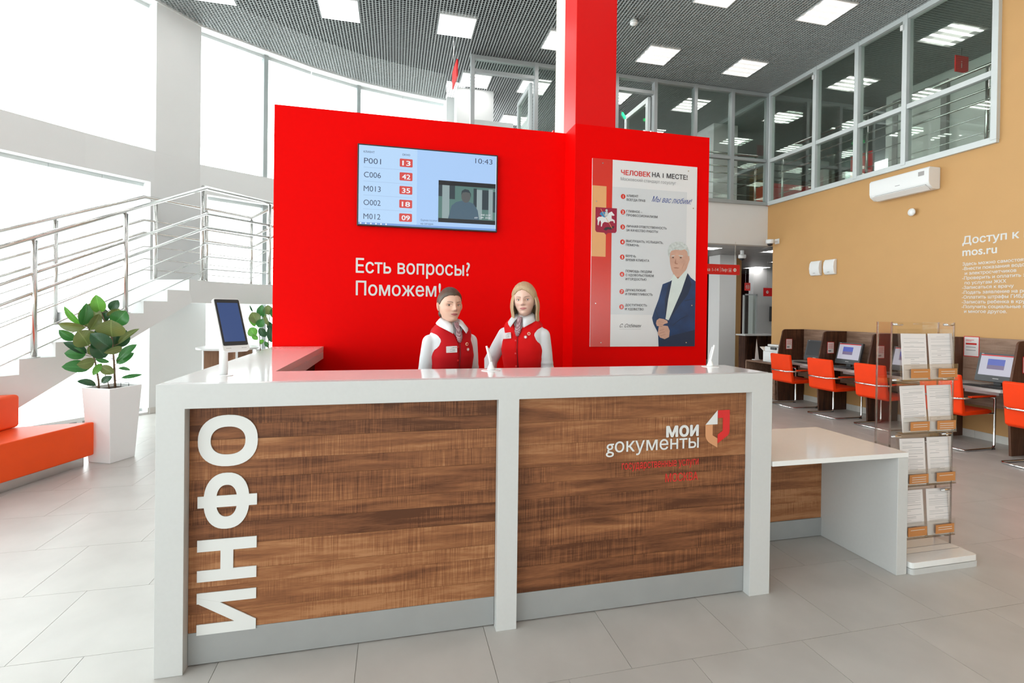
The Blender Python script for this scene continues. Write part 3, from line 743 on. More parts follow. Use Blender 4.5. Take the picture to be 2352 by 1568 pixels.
for yy in (6.75, 8.35):
    c_ = thing('window_sensor', 'tiny white sensor clipped high on the '+('far' if yy > 7 else 'near')+' part of the frame over the ochre wall', 'sensor', (XW-.07, yy-.9, 5.86 if yy > 7 else 5.86), 0, 'frame sensors')
    MB().box((-.02, -.02, -.06), (.01, .02, .02)).build('case', 'plastic_white', c_, bevel=.004); box('pin', (.01, -.005, -.02), (.02, .005, 0), 'steel', c_)
# lettering on the ochre wall
lt = thing('wall_lettering', 'white lettering block on the ochre wall at the right edge', 'lettering', (0, 0, 0))
def wt(s, y, z, cap, w=None, bold=0): return text(s, 'x', XW-.0005, y, z, cap, w, 'letter_white', lt, 'text_line', bold, flip=-1)
wt('Доступ к порталу', 5.04, 2.533, .103, None, .02)
wt('mos.ru', 5.04, 2.377, .11, .39, .02)
for s_, z in zip(('Здесь можно самостоятельно:', '-Внести показания водо-', '  и электросчетчиков', '-Проверить и оплатить задолженность', '  по услугам ЖКХ', '-Записаться к врачу', '-Подать заявление на регистрацию', '-Оплатить штрафы ГИБДД', '-Записать ребенка в кружок', '-Получить социальные пособия', '  и многое другое.'), (2.249, 2.187, 2.124, 2.062, 1.998, 1.937, 1.872, 1.809, 1.745, 1.683, 1.621)):
    ind = s_.startswith('  ')
    wt(s_.strip(), 5.035-(.03 if ind else 0), z, .042, None, .012)

# ================================================================== PARTITION + COLUMN
YP = 4.542; YR = 4.28
pw = thing('partition_wall', 'tall red freestanding partition behind the two women, set forward on the right', 'wall', (0, 0, 0))
MB().prism([(-1.012, YP), (1.585, YP), (1.585, YR), (2.976, YR), (2.976, YR+.22), (1.72, YR+.22), (1.72, YP+.2), (-1.012, YP+.2)], 'z', 0, 3.288).build('panel', 'red', pw, bevel=.002)
pwp = pw.children[0].data; pwp.materials.append(MT['white'])
for p_ in pwp.polygons:
    if p_.normal.y > .5: p_.material_index = 1  # unseen back faces made white to keep red bounce off the stairs
text('Есть вопросы?', 'y', YP-.001, -.34, 1.887, .128, 1.008, 'letter_white', pw, 'text_line', .012)
text('Поможем!', 'y', YP-.001, -.338, 1.690, .126, .742, 'letter_white', pw, 'text_line', .012)
col = thing('clad_column', 'red clad column rising from the partition to the ceiling', 'column', (0, 0, 0))
MB().box((1.588, YR+.012, 3.289), (1.985, 4.617, ZC+.3)).build('cladding', 'red_gloss', col, bevel=.002)
MB().box((1.60, 4.618, 3.26), (1.985, 4.93, ZC+.3)).build('core', 'cream', col)
box('mount_plate', (1.55, 4.84, 3.3), (1.565, 4.93, 3.42), 'sign_red', col)

# ================================================================== TV on the partition
tvt = thing('wall_television', 'wide wall television showing the queue board on the red partition', 'television', (-.333, 4.50, 2.295))
box('case', (0, .0, 0), (1.244, .035, .712), 'black', tvt, bevel=.003)
box('wall_mount', (.3, .035, .2), (.9, .0415, .5), 'dark', tvt)
def scr(name, c, e=1):
    m = mat(name, (.01, .01, .012), .3, emit=1); b_ = m.node_tree.nodes['Principled BSDF']; b_.inputs['Emission Color'].default_value = (*c, 1); b_.inputs['Emission Strength'].default_value = e; return m
MT['s_blue'] = scr('screen_pale_blue', (.43, .62, .86)); MT['s_mid'] = scr('screen_blue', (.30, .48, .76), .62); MT['s_red'] = scr('screen_red', (.60, .055, .045))
MT['s_text'] = scr('screen_text', (.05, .07, .13)); MT['s_line'] = scr('screen_line', (.32, .46, .68)); MT['s_white'] = scr('screen_white', (.85, .88, .92), .9)
MT['s_bar'] = scr('screen_taskbar', (.20, .38, .78), .8); MT['s_black'] = scr('screen_black', (.02, .02, .025), .2)
MT['s_green'] = scr('screen_video_green', (.13, .28, .25), .6); MT['s_dk'] = scr('screen_video_dark', (.03, .055, .07), .6); MT['s_shirt'] = scr('screen_video_shirt', (.09, .17, .24), .6)
MT['s_skin'] = scr('screen_video_skin', (.16, .17, .17), .5); MT['s_pale'] = scr('screen_video_pale', (.42, .55, .56), .6)
m, N, L, b = newmat('screen_gradient'); tc = N.new('ShaderNodeTexCoord'); sp = N.new('ShaderNodeSeparateXYZ'); L.new(tc.outputs['Object'], sp.inputs[0])
r = N.new('ShaderNodeValToRGB'); cr = r.color_ramp
for p_, c_ in ((0, (.36, .55, .84)), (.35, (.26, .42, .74)), (.62, (.10, .17, .32)), (.85, (.16, .27, .48)), (1, (.36, .54, .82))):
    e_ = cr.elements[0] if p_ == 0 else (cr.elements[1] if p_ == 1 else cr.elements.new(p_)); e_.position = p_; e_.color = (*c_, 1)
q = (E(sp.outputs[0])-.51)/.72; L.new(q.k, r.inputs[0]); L.new(r.outputs[0], b.inputs['Emission Color']); b.inputs['Emission Strength'].default_value = 1.0; b.inputs['Base Color'].default_value = (.01, .01, .02, 1); b.inputs['Roughness'].default_value = .25
MT['s_grad'] = m
fy = 0.0
tp = lambda n, p, mt, lay=1: flat(n, p, 'y', -.0004*lay, mt, tvt, .0004)
tp('screen_background', rect(.51, .012, 1.231, .70), 's_grad', 1); tp('queue_list', rect(.012, .012, .51, .70), 's_blue', 1)
tp('taskbar', rect(.012, .012, 1.231, .030), 's_bar', 2)
tp('taskbar_icons', [disc(.032+.043*i, .021, .007, 10) for i in range(6)], 's_white', 3)
text('клиент', 'y', -.0012, .051, .635, .024, .092, 's_text', tvt); text('окно', 'y', -.0012, .380, .636, .024, .067, 's_text', tvt)
for k, (a_, b_) in enumerate((('P001', '13'), ('C006', '42'), ('M013', '35'), ('O002', '18'), ('M012', '09'))):
    z = .543-.121*k
    text(a_, 'y', -.0012, .055, z, .050, .143, 's_text', tvt, 'ticket_number')
    bx_ = tp('window_number_box', rrect(.358, z-.006, .470, z+.066, .008), 's_red', 2)
    text(b_, 'y', -.0013, .414, z+.007, .044, .072, 's_white', bx_, 'window_number', .02, 'C')
    if k < 4: tp('divider_line', rect(.052, z-.035, .468, z-.032), 's_line', 2)
text('10:43', 'y', -.0012, 1.032, .621, .048, .16, 's_text', tvt, 'clock')
tp('video_frame', rect(.701, .066, 1.226, .443), 's_black', 2); tp('video_picture', rect(.701, .103, 1.226, .402), 's_green', 3)
for q_ in (rect(.701, .30, .735, .402), rect(.80, .28, .85, .402), rect(1.02, .22, 1.05, .39), rect(1.10, .20, 1.16, .38), rect(1.20, .18, 1.226, .37)): tp('video_background', q_, 's_dk', 4)
for q_ in (rect(.735, .103, .80, .402), rect(1.05, .11, 1.10, .38), rect(1.16, .11, 1.2, .39)): tp('video_background', q_, 's_pale', 4)
tp('video_person', [(.79, .103), (.82, .22), (.86, .255), (.91, .27), (.96, .27), (1.02, .25), (1.06, .19), (1.075, .103)], 's_shirt', 5)
tp('video_person', disc(.95, .31, .042, 18, .056), 's_skin', 6); tp('video_person', [(.905, .32), (.912, .36), (.94, .378), (.975, .372), (.995, .34), (.996, .30), (.985, .345), (.95, .352), (.92, .345)], 's_dk', 7)
text('АПР', 'y', -.0036, 1.03, .115, .014, .03, 's_white', tvt); text('АМ 12:37', 'y', -.0036, 1.09, .145, .015, .09, 's_white', tvt); text('09  2020', 'y', -.0036, 1.09, .12, .015, .09, 's_white', tvt)
text('Оценки посетит', 'y', -.0012, .546, .067, .018, .15, 's_text', tvt); text('на сегодня', 'y', -.0012, .546, .036, .018, .11, 's_text', tvt)

# ================================================================== POSTER
po = thing('wall_poster', 'tall white and red poster with an eight point list and man in blue suit', 'poster', (1.752, YR-.018, 1.248))
MT['p_red'] = mat('poster_red', (.62, .03, .018), .22, spec=.6, vary=.05, vscale=1.5); MT['p_white'] = mat('poster_white', (.70, .70, .71), .22, spec=.6)
MT['p_tan'] = mat('poster_tan', (.72, .36, .15), .3); MT['p_grey'] = mat('poster_pale_grey', (.60, .62, .645), .22, spec=.6)
MT['p_suit'] = mat('poster_suit', (.006, .038, .12), .3, vary=.25, vscale=8); MT['p_suit2'] = mat('poster_suit_shade', (.006, .024, .065), .3)
MT['p_shirt'] = mat('poster_shirt', (.62, .70, .68), .3, vary=.04, vscale=12); MT['p_skin'] = mat('poster_skin', (.56, .33, .25), .35, vary=.09, vscale=14); MT['p_skin2'] = mat('poster_skin_shade', (.36, .17, .12), .35)
MT['p_hair'] = mat('poster_hair', (.50, .54, .53), .4, vary=.18, vscale=40); MT['p_shield'] = mat('poster_shield', (.30, .008, .04), .3); MT['p_blue'] = mat('poster_blue', (.02, .06, .28), .3); MT['p_lblue'] = mat('poster_light_blue', (.04, .22, .45), .3)
box('board', (0, .004, 0), (1.084, .018, 1.736), 'p_white', po)
pp = lambda n, p, mt, lay=1: flat(n, p, 'y', .004-.0005*lay, mt, po, .0005)
pp('red_stripe', rect(0, 0, .198, 1.736), 'p_red'); pp('tan_block', rect(0, .833, .140, 1.485), 'p_tan', 2); pp('grey_block', rect(.198, .30, .976, 1.487), 'p_grey', 1)
tx = lambda s, a, z, cap, w, mt, nm='text_line', bold=.012, lay=3, al='L', sh=0: text(s, 'y', .004-.0005*lay, a, z, cap, w, mt, po, nm, bold, al, shear=sh)
tx('ЧЕЛОВЕК', .283, 1.604, .045, .302, 'letter_red', bold=.025); tx('НА 1 МЕСТЕ!', .602, 1.606, .045, .376, 'print_dark', bold=.02); tx('Московский стандарт госуслуг', .281, 1.551, .030, .575, 'print_grey', bold=0)
rows = [(['КЛИЕНТ', 'ВСЕГДА ПРАВ'], 1.404, (.118, .192), 1.402), (['ГЛАВНОЕ –', 'ПРОФЕССИОНАЛИЗМ'], 1.259, (.162, .32), 1.257), (['ЛИЧНАЯ ОТВЕТСТВЕННОСТЬ', 'ЗА КАЧЕСТВО РАБОТЫ'], 1.119, (.419, .327), 1.118),
        (['ВЫСЛУШАТЬ, УСЛЫШАТЬ,', 'ПОМОЧЬ'], .981, (.384, .132), .978), (['БЕРЕЧЬ', 'ВРЕМЯ КЛИЕНТА'], .841, (.103, .242), .837), (['ПОМОЩЬ ЛЮДЯМ', 'С УДОВОЛЬСТВИЕМ', 'И ГОРДОСТЬЮ'], .699, (.268, .289, .215), .676),
        (['ДРУЖЕЛЮБИЕ', 'И ПРИВЕТЛИВОСТЬ'], .521, (.213, .282), .514), (['ДОСТУПНОСТЬ', 'И УДОБСТВО'], .381, (.224, .19), .372)]
for k, (ls, z, ws, zc) in enumerate(rows):
    nd = pp('number_disc', disc(.308, zc, .0235), 'p_red', 2); tx(str(k+1), .308, zc-.013, .026, None, 'letter_white', 'number', .03, 4, 'C').parent = nd
    for i, (l_, w_) in enumerate(zip(ls, ws)): tx(l_, .344, z-.037*i-.002, .0215, w_, 'print_dark')
tx('Мы вас любим!', .602, 1.372, .055, .43, 'p_blue', 'handwriting', .0, 3, 'L', .5)
tx('С. Собянин', .292, .180, .034, .222, 'print_dark', 'signature', 0, 3, 'L', .6); pp('signature_line', rect(.29, .162, .51, .1635), 'print_grey', 2)
pp('shield', [(.034, 1.287), (.247, 1.287), (.247, 1.075), (.235, 1.058), (.16, 1.055), (.141, 1.036), (.122, 1.055), (.047, 1.058), (.034, 1.075)], 'p_shield', 3)
pp('shield_horse', [(.058, 1.16), (.05, 1.185), (.068, 1.2), (.09, 1.2), (.115, 1.215), (.15, 1.21), (.165, 1.24), (.195, 1.255), (.205, 1.243), (.225, 1.222), (.21, 1.215), (.195, 1.22), (.195, 1.19), (.225, 1.175), (.228, 1.15), (.218, 1.15), (.212, 1.167), (.185, 1.165), (.165, 1.15), (.125, 1.155), (.105, 1.14), (.098, 1.11), (.088, 1.112), (.092, 1.145), (.082, 1.17), (.07, 1.15), (.066, 1.12), (.056, 1.125)], 'p_white', 4)
pp('shield_rider', [(.10, 1.205), (.075, 1.225), (.09, 1.245), (.12, 1.25), (.14, 1.24), (.15, 1.215), (.125, 1.195)], 'p_lblue', 5); pp('shield_rider', [disc(.143, 1.262, .012, 10), [(.125, 1.21), (.13, 1.248), (.155, 1.25), (.16, 1.215)]], 'p_hair', 6)
pp('shield_spear', stroke([(.085, 1.272), (.20, 1.10)], .004), 'p_tan', 7)
pp('shield_dragon', [(.115, 1.085), (.135, 1.105), (.16, 1.11), (.185, 1.105), (.21, 1.12), (.225, 1.115), (.205, 1.095), (.185, 1.085), (.16, 1.09), (.14, 1.075)], 'print_dark', 5)
pp('portrait_shirt', [(.80, .62), (.83, .66), (.98, .735), (.99, .70), (.92, .50), (.84, .33), (.78, .22), (.74, .27)], 'p_shirt', 3)
pp('portrait_jacket', [(.828, .635), (.80, .62), (.73, .594), (.69, .45), (.65, .35), (.624, .27), (.64, .215), (.69, .125), (.697, 0), (1.084, 0), (1.084, .63), (1.03, .665), (.995, .708), (.975, .63), (.93, .53), (.86, .37), (.80, .25), (.765, .262), (.79, .45)], 'p_suit', 4)
pp('portrait_lapel', [[(.828, .635), (.79, .60), (.755, .44), (.765, .262), (.79, .45)], [(.995, .708), (1.04, .60), (1.0, .50), (.90, .38), (.80, .25), (.93, .53)]], 'p_suit2', 5)
pp('portrait_jacket_fold', stroke([(.66, .35), (.70, .25), (.75, .22)], .006)+stroke([(.84, .20), (.92, .26), (1.0, .30)], .006)+stroke([(.97, .44), (1.06, .46)], .008)+[[(.82, .10), (1.084, .16), (1.084, 0), (.70, 0), (.70, .06)]], 'p_suit2', 5)
pp('portrait_hands', [[(.672, .25), (.70, .268), (.745, .262), (.785, .245), (.79, .225), (.755, .215), (.72, .19), (.675, .195), (.665, .22)], [(.695, .19), (.74, .20), (.79, .195), (.812, .15), (.805, .09), (.76, .07), (.71, .085), (.685, .12)]], 'p_skin', 6)
pp('portrait_fingers', stroke([(.69, .235), (.74, .228)], .003)+stroke([(.69, .215), (.735, .212)], .003)+stroke([(.70, .15), (.75, .165)], .003)+stroke([(.705, .125), (.755, .14)], .003)+stroke([(.715, .10), (.765, .115)], .003), 'p_skin2', 7)
pp('portrait_neck', [(.84, .72), (.975, .75), (.975, .70), (.905, .655), (.84, .635)], 'p_skin2', 4)
pp('portrait_head', [(.80, .915), (.80, .85), (.806, .79), (.82, .735), (.845, .69), (.875, .665), (.91, .67), (.955, .70), (.985, .755), (1.0, .80), (1.015, .84), (1.01, .875), (.998, .87), (.99, .925), (.95, .965), (.85, .96)], 'p_skin', 5)
pp('portrait_collar', [[(.828, .66), (.845, .695), (.89, .648), (.85, .605)], [(.975, .735), (.985, .705), (.93, .625), (.895, .652)]], 'p_shirt', 6)
pp('portrait_hair', [(.80, .845), (.782, .87), (.778, .92), (.79, .96), (.82, .99), (.87, 1.008), (.93, 1.005), (.98, .975), (1.005, .93), (1.01, .875), (.996, .87), (.985, .915), (.96, .935), (.92, .925), (.86, .928), (.815, .915), (.802, .89)], 'p_hair', 7)
pp('portrait_brows', [[(.815, .868), (.85, .876), (.85, .869), (.815, .860)], [(.895, .878), (.94, .874), (.942, .865), (.895, .870)]], 'p_hair', 7)
pp('portrait_eyes', [disc(.835, .852, .011, 10, .005), disc(.917, .854, .012, 10, .005)], 'print_dark', 7)
pp('portrait_nose', [[(.863, .845), (.853, .80), (.862, .79), (.888, .79), (.885, .797), (.868, .80)], stroke([(.812, .843), (.85, .838)], .002)[0], stroke([(.90, .84), (.935, .842)], .002)[0], stroke([(.955, .80), (.935, .75)], .003)[0]], 'p_skin2', 6)
pp('portrait_mouth', [(.838, .755), (.865, .760), (.905, .755), (.89, .749), (.855, .749)], 'p_skin2', 8)
for k, (a_, z) in enumerate(((.1, 1.695), (.985, 1.69), (.04, 1.34), (1.045, 1.335), (.046, .40), (1.045, .396), (.105, .038), (.99, .036))):
    MB().lathe([(.0065, 0), (.005, .003)], (a_, .001, z), 10, (0, -1, 0)).build('screw', 'chrome', po)

# ================================================================== INFO COUNTER
ct = thing('information_counter', 'long white reception counter with wood plank front and grey plinth', 'counter', (0, 0, 0))
y0 = 2.355; ZT = 1.24
X0, X1 = -.972, 2.062
TB, UB = 1.135, 1.24
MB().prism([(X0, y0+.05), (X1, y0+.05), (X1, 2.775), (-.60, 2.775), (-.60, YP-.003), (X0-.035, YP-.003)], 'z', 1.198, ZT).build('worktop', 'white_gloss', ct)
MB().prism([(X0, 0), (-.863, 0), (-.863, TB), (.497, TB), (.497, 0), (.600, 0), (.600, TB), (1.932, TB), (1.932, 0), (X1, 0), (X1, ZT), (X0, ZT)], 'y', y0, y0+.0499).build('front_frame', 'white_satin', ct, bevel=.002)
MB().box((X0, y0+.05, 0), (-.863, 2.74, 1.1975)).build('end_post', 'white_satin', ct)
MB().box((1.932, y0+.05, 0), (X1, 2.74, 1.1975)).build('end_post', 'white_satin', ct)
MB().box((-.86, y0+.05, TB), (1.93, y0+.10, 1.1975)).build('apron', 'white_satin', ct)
YB = 2.404
box('back_board', (-.863, YB+.014, .02), (1.932, YB+.05, TB), 'wood_dark', ct)
for a, b, sd_ in ((-.862, .496, 1), (.601, 1.931, 2)):
    random.seed(sd_+3); box('plinth', (a, YB, 0.006), (b, YB+.013, .146), 'grey_metal', ct, bevel=.0015)
    z = .1475
    while z < TB-.003:
        hgt = random.choice((.065, .08, .095, .115, .13)); z1 = min(z+hgt, TB-.0015)
        if TB-z1 < .05: z1 = TB-.0015
        yf = YB+random.uniform(0, .0012)
        MB().box((a, yf, z), (b, YB+.013, z1-.0008)).build('plank', 'wood', ct); z = z1
# wing body (left return) and inner wood face
box('wing_side', (X0-.03, 2.78, .0), (X0+.04, YP-.004, 1.197), 'white_satin', ct, bevel=.003)
MB().box((-.72, 2.80, 0), (-.67, YP-.004, 1.197)).build('wing_panel', 'wood_dark', ct)
MB().box((-.60, 2.65, .70), (1.95, 2.70, 1.197)).box((-.60, 2.70, .72), (1.90, 3.0, .745)).build('inner_desk', 'wood_dark', ct)
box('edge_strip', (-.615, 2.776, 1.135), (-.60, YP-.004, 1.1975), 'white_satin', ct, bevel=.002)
# ИНФО letters
lz = -.0015
def quad(a, z0, b, z1): return [(a, z0), (b, z0), (b, z1), (a, z1)]
def ring(cx, cz, ax, az, bx, bz, n=40, sup=2.3):
    def pt(a, rx, rz): c, s = math.cos(a), math.sin(a); return (cx+rx*math.copysign(abs(c)**(2/sup), c), cz+rz*math.copysign(abs(s)**(2/sup), s))
    return [[pt(2*PI*i/n, ax, az), pt(2*PI*(i+1)/n, ax, az), pt(2*PI*(i+1)/n, bx, bz), pt(2*PI*i/n, bx, bz)] for i in range(n)]
LX0, LX1 = -.827, -.590
yl = YB-.0012
flat('letter', ring((LX0+LX1)/2, .983, (LX1-LX0)/2+.001, .113, .0695, .0615), 'y', yl, 'letter_white', ct, .004)
flat('letter', ring(-.7125, .718, .091, .1235, .042, .070), 'y', yl, 'letter_white', ct, .004); flat('letter', [quad(LX0, .6915, LX1, .742)], 'y', yl-.0002, 'letter_white', ct, .004)
flat('letter', [quad(LX0, .500, LX1, .551), quad(LX0, .368, LX1, .418), quad(-.735, .418, -.684, .500)], 'y', yl, 'letter_white', ct, .004)
flat('letter', [quad(LX0, .2725, LX1, .3195), quad(LX0, .136, LX1, .182)], 'y', yl, 'letter_white', ct, .004)
flat('letter', [[(LX0, .277), (-.679, .184), (-.679, .160), (LX1, .136), (LX1, .181), (-.735, .2725), (LX0, .30)]], 'y', yl, 'letter_white', ct, .0045)
# logo lettering + emblem
text('мои', 'y', yl, 1.432, .899, .0765, .199, 'letter_white', ct, 'logo_lettering', .035, thick=.0015)
text('gокументы', 'y', yl, 1.083, .832, .0745, .549, 'letter_white', ct, 'logo_lettering', .006, thick=.0015)
text('государственные услуги', 'y', yl, 1.175, .738, .044, .457, 'letter_red', ct, 'logo_lettering', .006, thick=.0015)
text('МОСКВА', 'y', yl, 1.432, .655, .045, .198, 'letter_red', ct, 'logo_lettering', .008, thick=.0015)
flat('emblem_white', [(1.6735, .9555), (1.748, .9555), (1.748, 1.033)], 'y', yl, 'letter_white', ct, .0015)
flat('emblem_tan', [[(1.673, .9545), (1.6735, .895), (1.678, .878), (1.690, .861), (1.718, .895), (1.718, .9545)], [(1.690, .861), (1.703, .852), (1.7485, .826), (1.7485, .877), (1.718, .895)]], 'y', yl, mat('emblem_tan', (.60, .28, .13), .4), ct, .0015)
flat('emblem_red', [[(1.750, 1.033), (1.825, 1.033), (1.825, .99), (1.750, .99)], [(1.782, .99), (1.825, .99), (1.825, .914), (1.782, .918)], [(1.782, .918), (1.825, .914), (1.822, .901), (1.814, .890), (1.750, .849), (1.750, .898)]], 'y', yl, mat('emblem_red', (.62, .015, .015), .4), ct, .0015)

# low side table attached at the right
tb = thing('side_table', 'low white table with one slab leg at the right end of the counter', 'table', (0, 0, 0))
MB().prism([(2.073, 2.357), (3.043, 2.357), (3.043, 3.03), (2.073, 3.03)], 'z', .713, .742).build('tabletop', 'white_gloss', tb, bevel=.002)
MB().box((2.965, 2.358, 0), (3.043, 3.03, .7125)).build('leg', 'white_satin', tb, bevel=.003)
z = .131; random.seed(5)
while z < .70:
    z1 = min(z+random.choice((.08, .1, .12)), .712); MB().box((2.075, 2.905, z+.0006), (2.964, 2.925, z1)).build('plank', 'wood', tb); z = z1
box('plinth', (2.075, 2.90, .004), (2.964, 2.925, .130), 'grey_metal', tb)

# ================================================================== things on the counter
kt = thing('tablet_kiosk', 'white rating tablet on a slim post at the left end of the counter', 'tablet', (-.80, 2.63, ZT))
MB().lathe([(.042, 0), (.042, .003), (.02, .005)], n=28).build('base', 'plastic_white', kt, smooth=False)
MB().lathe([(.0185, .004), (.0185, .17), (.014, .26)], n=20).build('post', 'plastic_white', kt, smooth=True)
A, Tt = math.radians(42), math.radians(24)
w_ = Vector((math.cos(A), math.sin(A), 0)); u_ = Vector((-math.sin(A)*math.sin(Tt), math.cos(A)*math.sin(Tt), math.cos(Tt))); n_ = Vector((math.sin(A)*math.cos(Tt), -math.cos(A)*math.cos(Tt), math.sin(Tt)))
c0 = Vector((.034, -.01, .245))
def tabpart(name, x0, x1, z0, z1, d0, d1, mt, r=.008):
    o = MB().prism(rrect(x0, z0, x1, z1, r), 'y', -d1, -d0).build(name, mt, kt)
    mm = Matrix((w_, -n_, u_)).transposed().to_4x4(); mm.translation = c0; o.matrix_local = mm; return o
o = tabpart('tablet_body', -.062, .062, -.136, .136, -.012, .006, 'plastic_white', .012); bb = o.modifiers.new('b', 'BEVEL'); bb.width = .002; bb.segments = 2
tabpart('bezel', -.057, .057, -.108, .130, .006, .0068, 'black', .006)
MT['s_tab'] = scr('tablet_screen', (.06, .10, .25), .8); MT['s_tab'].node_tree.nodes['Principled BSDF'].inputs['Roughness'].default_value = .06
tabpart('display', -.048, .048, -.088, .112, .0068, .0072, 's_tab', .001)
for x in (-.035, .035):
    for k in range(3): tabpart('speaker_hole', x-.008+.008*k-.002, x-.008+.008*k+.002, -.1225, -.120, .006, .0065, 'print_grey', .0005)
def penstand(label, x, y, rz):
    t = thing('pen_stand', label, 'pen stand', (x, y, ZT), rz, 'desk pens')
    MB().lathe([(.052, 0), (.052, .002), (.03, .0045), (.012, .006)], n=28).build('base', 'plastic_white', t, smooth=False)
    MB().lathe([(.022, .004), (.017, .018), (.010, .036), (.008, .048)], n=16).build('socket', 'plastic_white', t, smooth=True)
    MB().tube([(0, 0, .03), (-.012, 0, .08), (-.026, 0, .135)], [.0065, .0062, .0055], 10).build('pen', 'plastic_white', t, smooth=True)
    MB().tube([(-.016, .006, .125), (-.005, .006, .09), (.002, .006, .06), (.004, .005, .04), (.012, 0, .018), (.028, -.004, .006)], .0028, 8).build('cord', 'plastic_white', t, smooth=True)
    return t
penstand('white desk pen on a round foot in front of the blonde woman', .515, 2.665, 0)
penstand('white desk pen on a round foot at the right end of the counter', 1.90, 2.69, 1.9)

# ================================================================== LEFT SIDE: bench, planters, table, stairs
bn = thing('bench', 'orange upholstered bench with backrest block and steel plinth at the left edge', 'bench', (0, 0, 0))
seatp = [(-2.878, 5.69), (-3.14, 4.89), (-3.50, 4.10), (-3.95, 3.35), (-4.35, 3.9), (-3.98, 4.75), (-3.62, 5.40), (-3.50, 5.56)]
MB().prism(seatp, 'z', .095, .42).build('seat', 'sofa', bn, bevel=.012, seg=3)
bp_ = [(-3.415, 5.575), (-3.48, 5.0), (-3.80, 4.2), (-4.2, 3.5), (-4.4, 3.85), (-4.0, 4.72), (-3.66, 5.33), (-3.56, 5.53)]
MB().prism(bp_, 'z', .421, .73).build('backrest', 'sofa', bn, bevel=.03, seg=4)
MB().prism([(-2.95, 5.66), (-3.19, 4.88), (-3.55, 4.12), (-3.98, 3.42), (-4.3, 3.9), (-3.95, 4.7), (-3.6, 5.3), (-3.48, 5.5)], 'z', 0, .094).build('plinth', 'steel', bn)

def planter(label, base, ang, hb, ht, hgt):
    t = thing('planter', label, 'planter', base, ang, None)
    n = 4; mb = MB(); w = .018
    def ringv(h, z, k=0): return [(-h, -h, z), (h, -h, z), (h, h, z), (-h, h, z)]
    vs = ringv(hb, 0)+ringv(ht, hgt)+ringv(ht-w, hgt)+ringv(ht-w-.01, hgt-.06)
    fs = [(3, 2, 1, 0)]+[(i, (i+1) % 4, 4+(i+1) % 4, 4+i) for i in range(4)]+[(4+i, 4+(i+1) % 4, 8+(i+1) % 4, 8+i) for i in range(4)]+[(8+i, 8+(i+1) % 4, 12+(i+1) % 4, 12+i) for i in range(4)]
    mb.add(vs, fs).build('pot', 'plastic_white', t, bevel=.006)
    MB().box((-ht+w+.01, -ht+w+.01, hgt-.07), (ht-w-.01, ht-w-.01, hgt-.03)).build('soil', 'soil', t)
    return t
pl1 = planter('tall tapered white planter behind the end of the orange bench', (-2.80, 5.845, 0), math.radians(65.5), .132, .172, .75)
MB().tube([(.13, -.05, .72), (.13, -.05, .765), (.13, .05, .765), (.13, .05, .72)], .003, 6).build('handle', 'black', pl1)
LEAVES1=[(-2.893,5.805,1.491,-2.896,5.736,1.674,0.101,'b'),(-2.998,5.788,1.353,-2.941,5.775,1.598,0.153,'o'),(-3.016,5.746,1.368,-2.962,5.716,1.587,0.099,'g'),(-2.822,5.838,1.522,-2.752,5.837,1.625,0.075,'d'),(-2.784,5.823,1.374,-2.681,5.839,1.517,0.136,'g'),(-2.834,5.877,1.426,-2.745,5.837,1.537,0.102,'o'),(-2.763,5.756,1.255,-2.739,5.68,1.425,0.208,'o'),(-2.761,5.735,1.14,-2.9,5.654,1.293,0.127,'d'),(-2.818,5.752,1.048,-2.883,5.655,1.209,0.134,'d'),(-2.946,5.713,1.172,-2.986,5.627,1.32,0.171,'o'),(-2.993,5.757,1.348,-3.176,5.67,1.382,0.08,'o'),(-3.078,5.75,1.223,-3.164,5.662,1.325,0.073,'g'),(-3.044,5.789,1.373,-3.158,5.72,1.557,0.05,'b'),(-2.983,5.762,1.089,-3.119,5.651,1.209,0.073,'d'),(-2.982,5.74,1.078,-3.11,5.647,1.103,0.099,'g'),(-2.891,5.717,1.019,-2.98,5.6,0.994,0.099,'o'),(-2.954,5.753,0.937,-3.127,5.639,0.975,0.113,'g'),(-2.917,5.793,0.764,-3.044,5.721,0.823,0.06,'d'),(-2.867,5.784,0.986,-2.909,5.722,0.874,0.054,'b'),(-2.868,5.762,0.961,-2.76,5.79,0.882,0.08,'o'),(-2.862,5.775,0.792,-2.776,5.787,0.856,0.06,'d'),(-2.75,5.84,1.176,-2.568,5.843,1.337,0.054,'o'),(-2.789,5.91,1.137,-2.718,5.922,1.316,0.117,'d'),(-2.74,5.833,1.02,-2.598,5.865,1.174,0.075,'g'),(-2.774,5.861,0.976,-2.624,5.871,1.084,0.082,'g'),(-2.691,5.79,1.145,-2.784,5.66,1.103,0.064,'o'),(-2.761,5.867,0.927,-2.666,5.901,0.901,0.034,'g'),(-2.739,5.878,0.826,-2.566,5.914,0.853,0.034,'g'),(-2.927,5.855,1.209,-2.909,5.839,1.359,0.075,'d'),(-2.956,5.752,1.322,-2.884,5.776,1.485,0.086,'o'),(-2.868,5.85,1.406,-2.858,5.829,1.529,0.054,'d'),(-2.896,5.737,1.037,-2.795,5.778,0.999,0.04,'g'),(-2.809,5.889,1.138,-2.774,5.852,1.277,0.082,'d'),(-2.946,5.802,1.065,-2.967,5.774,1.168,0.067,'o')]
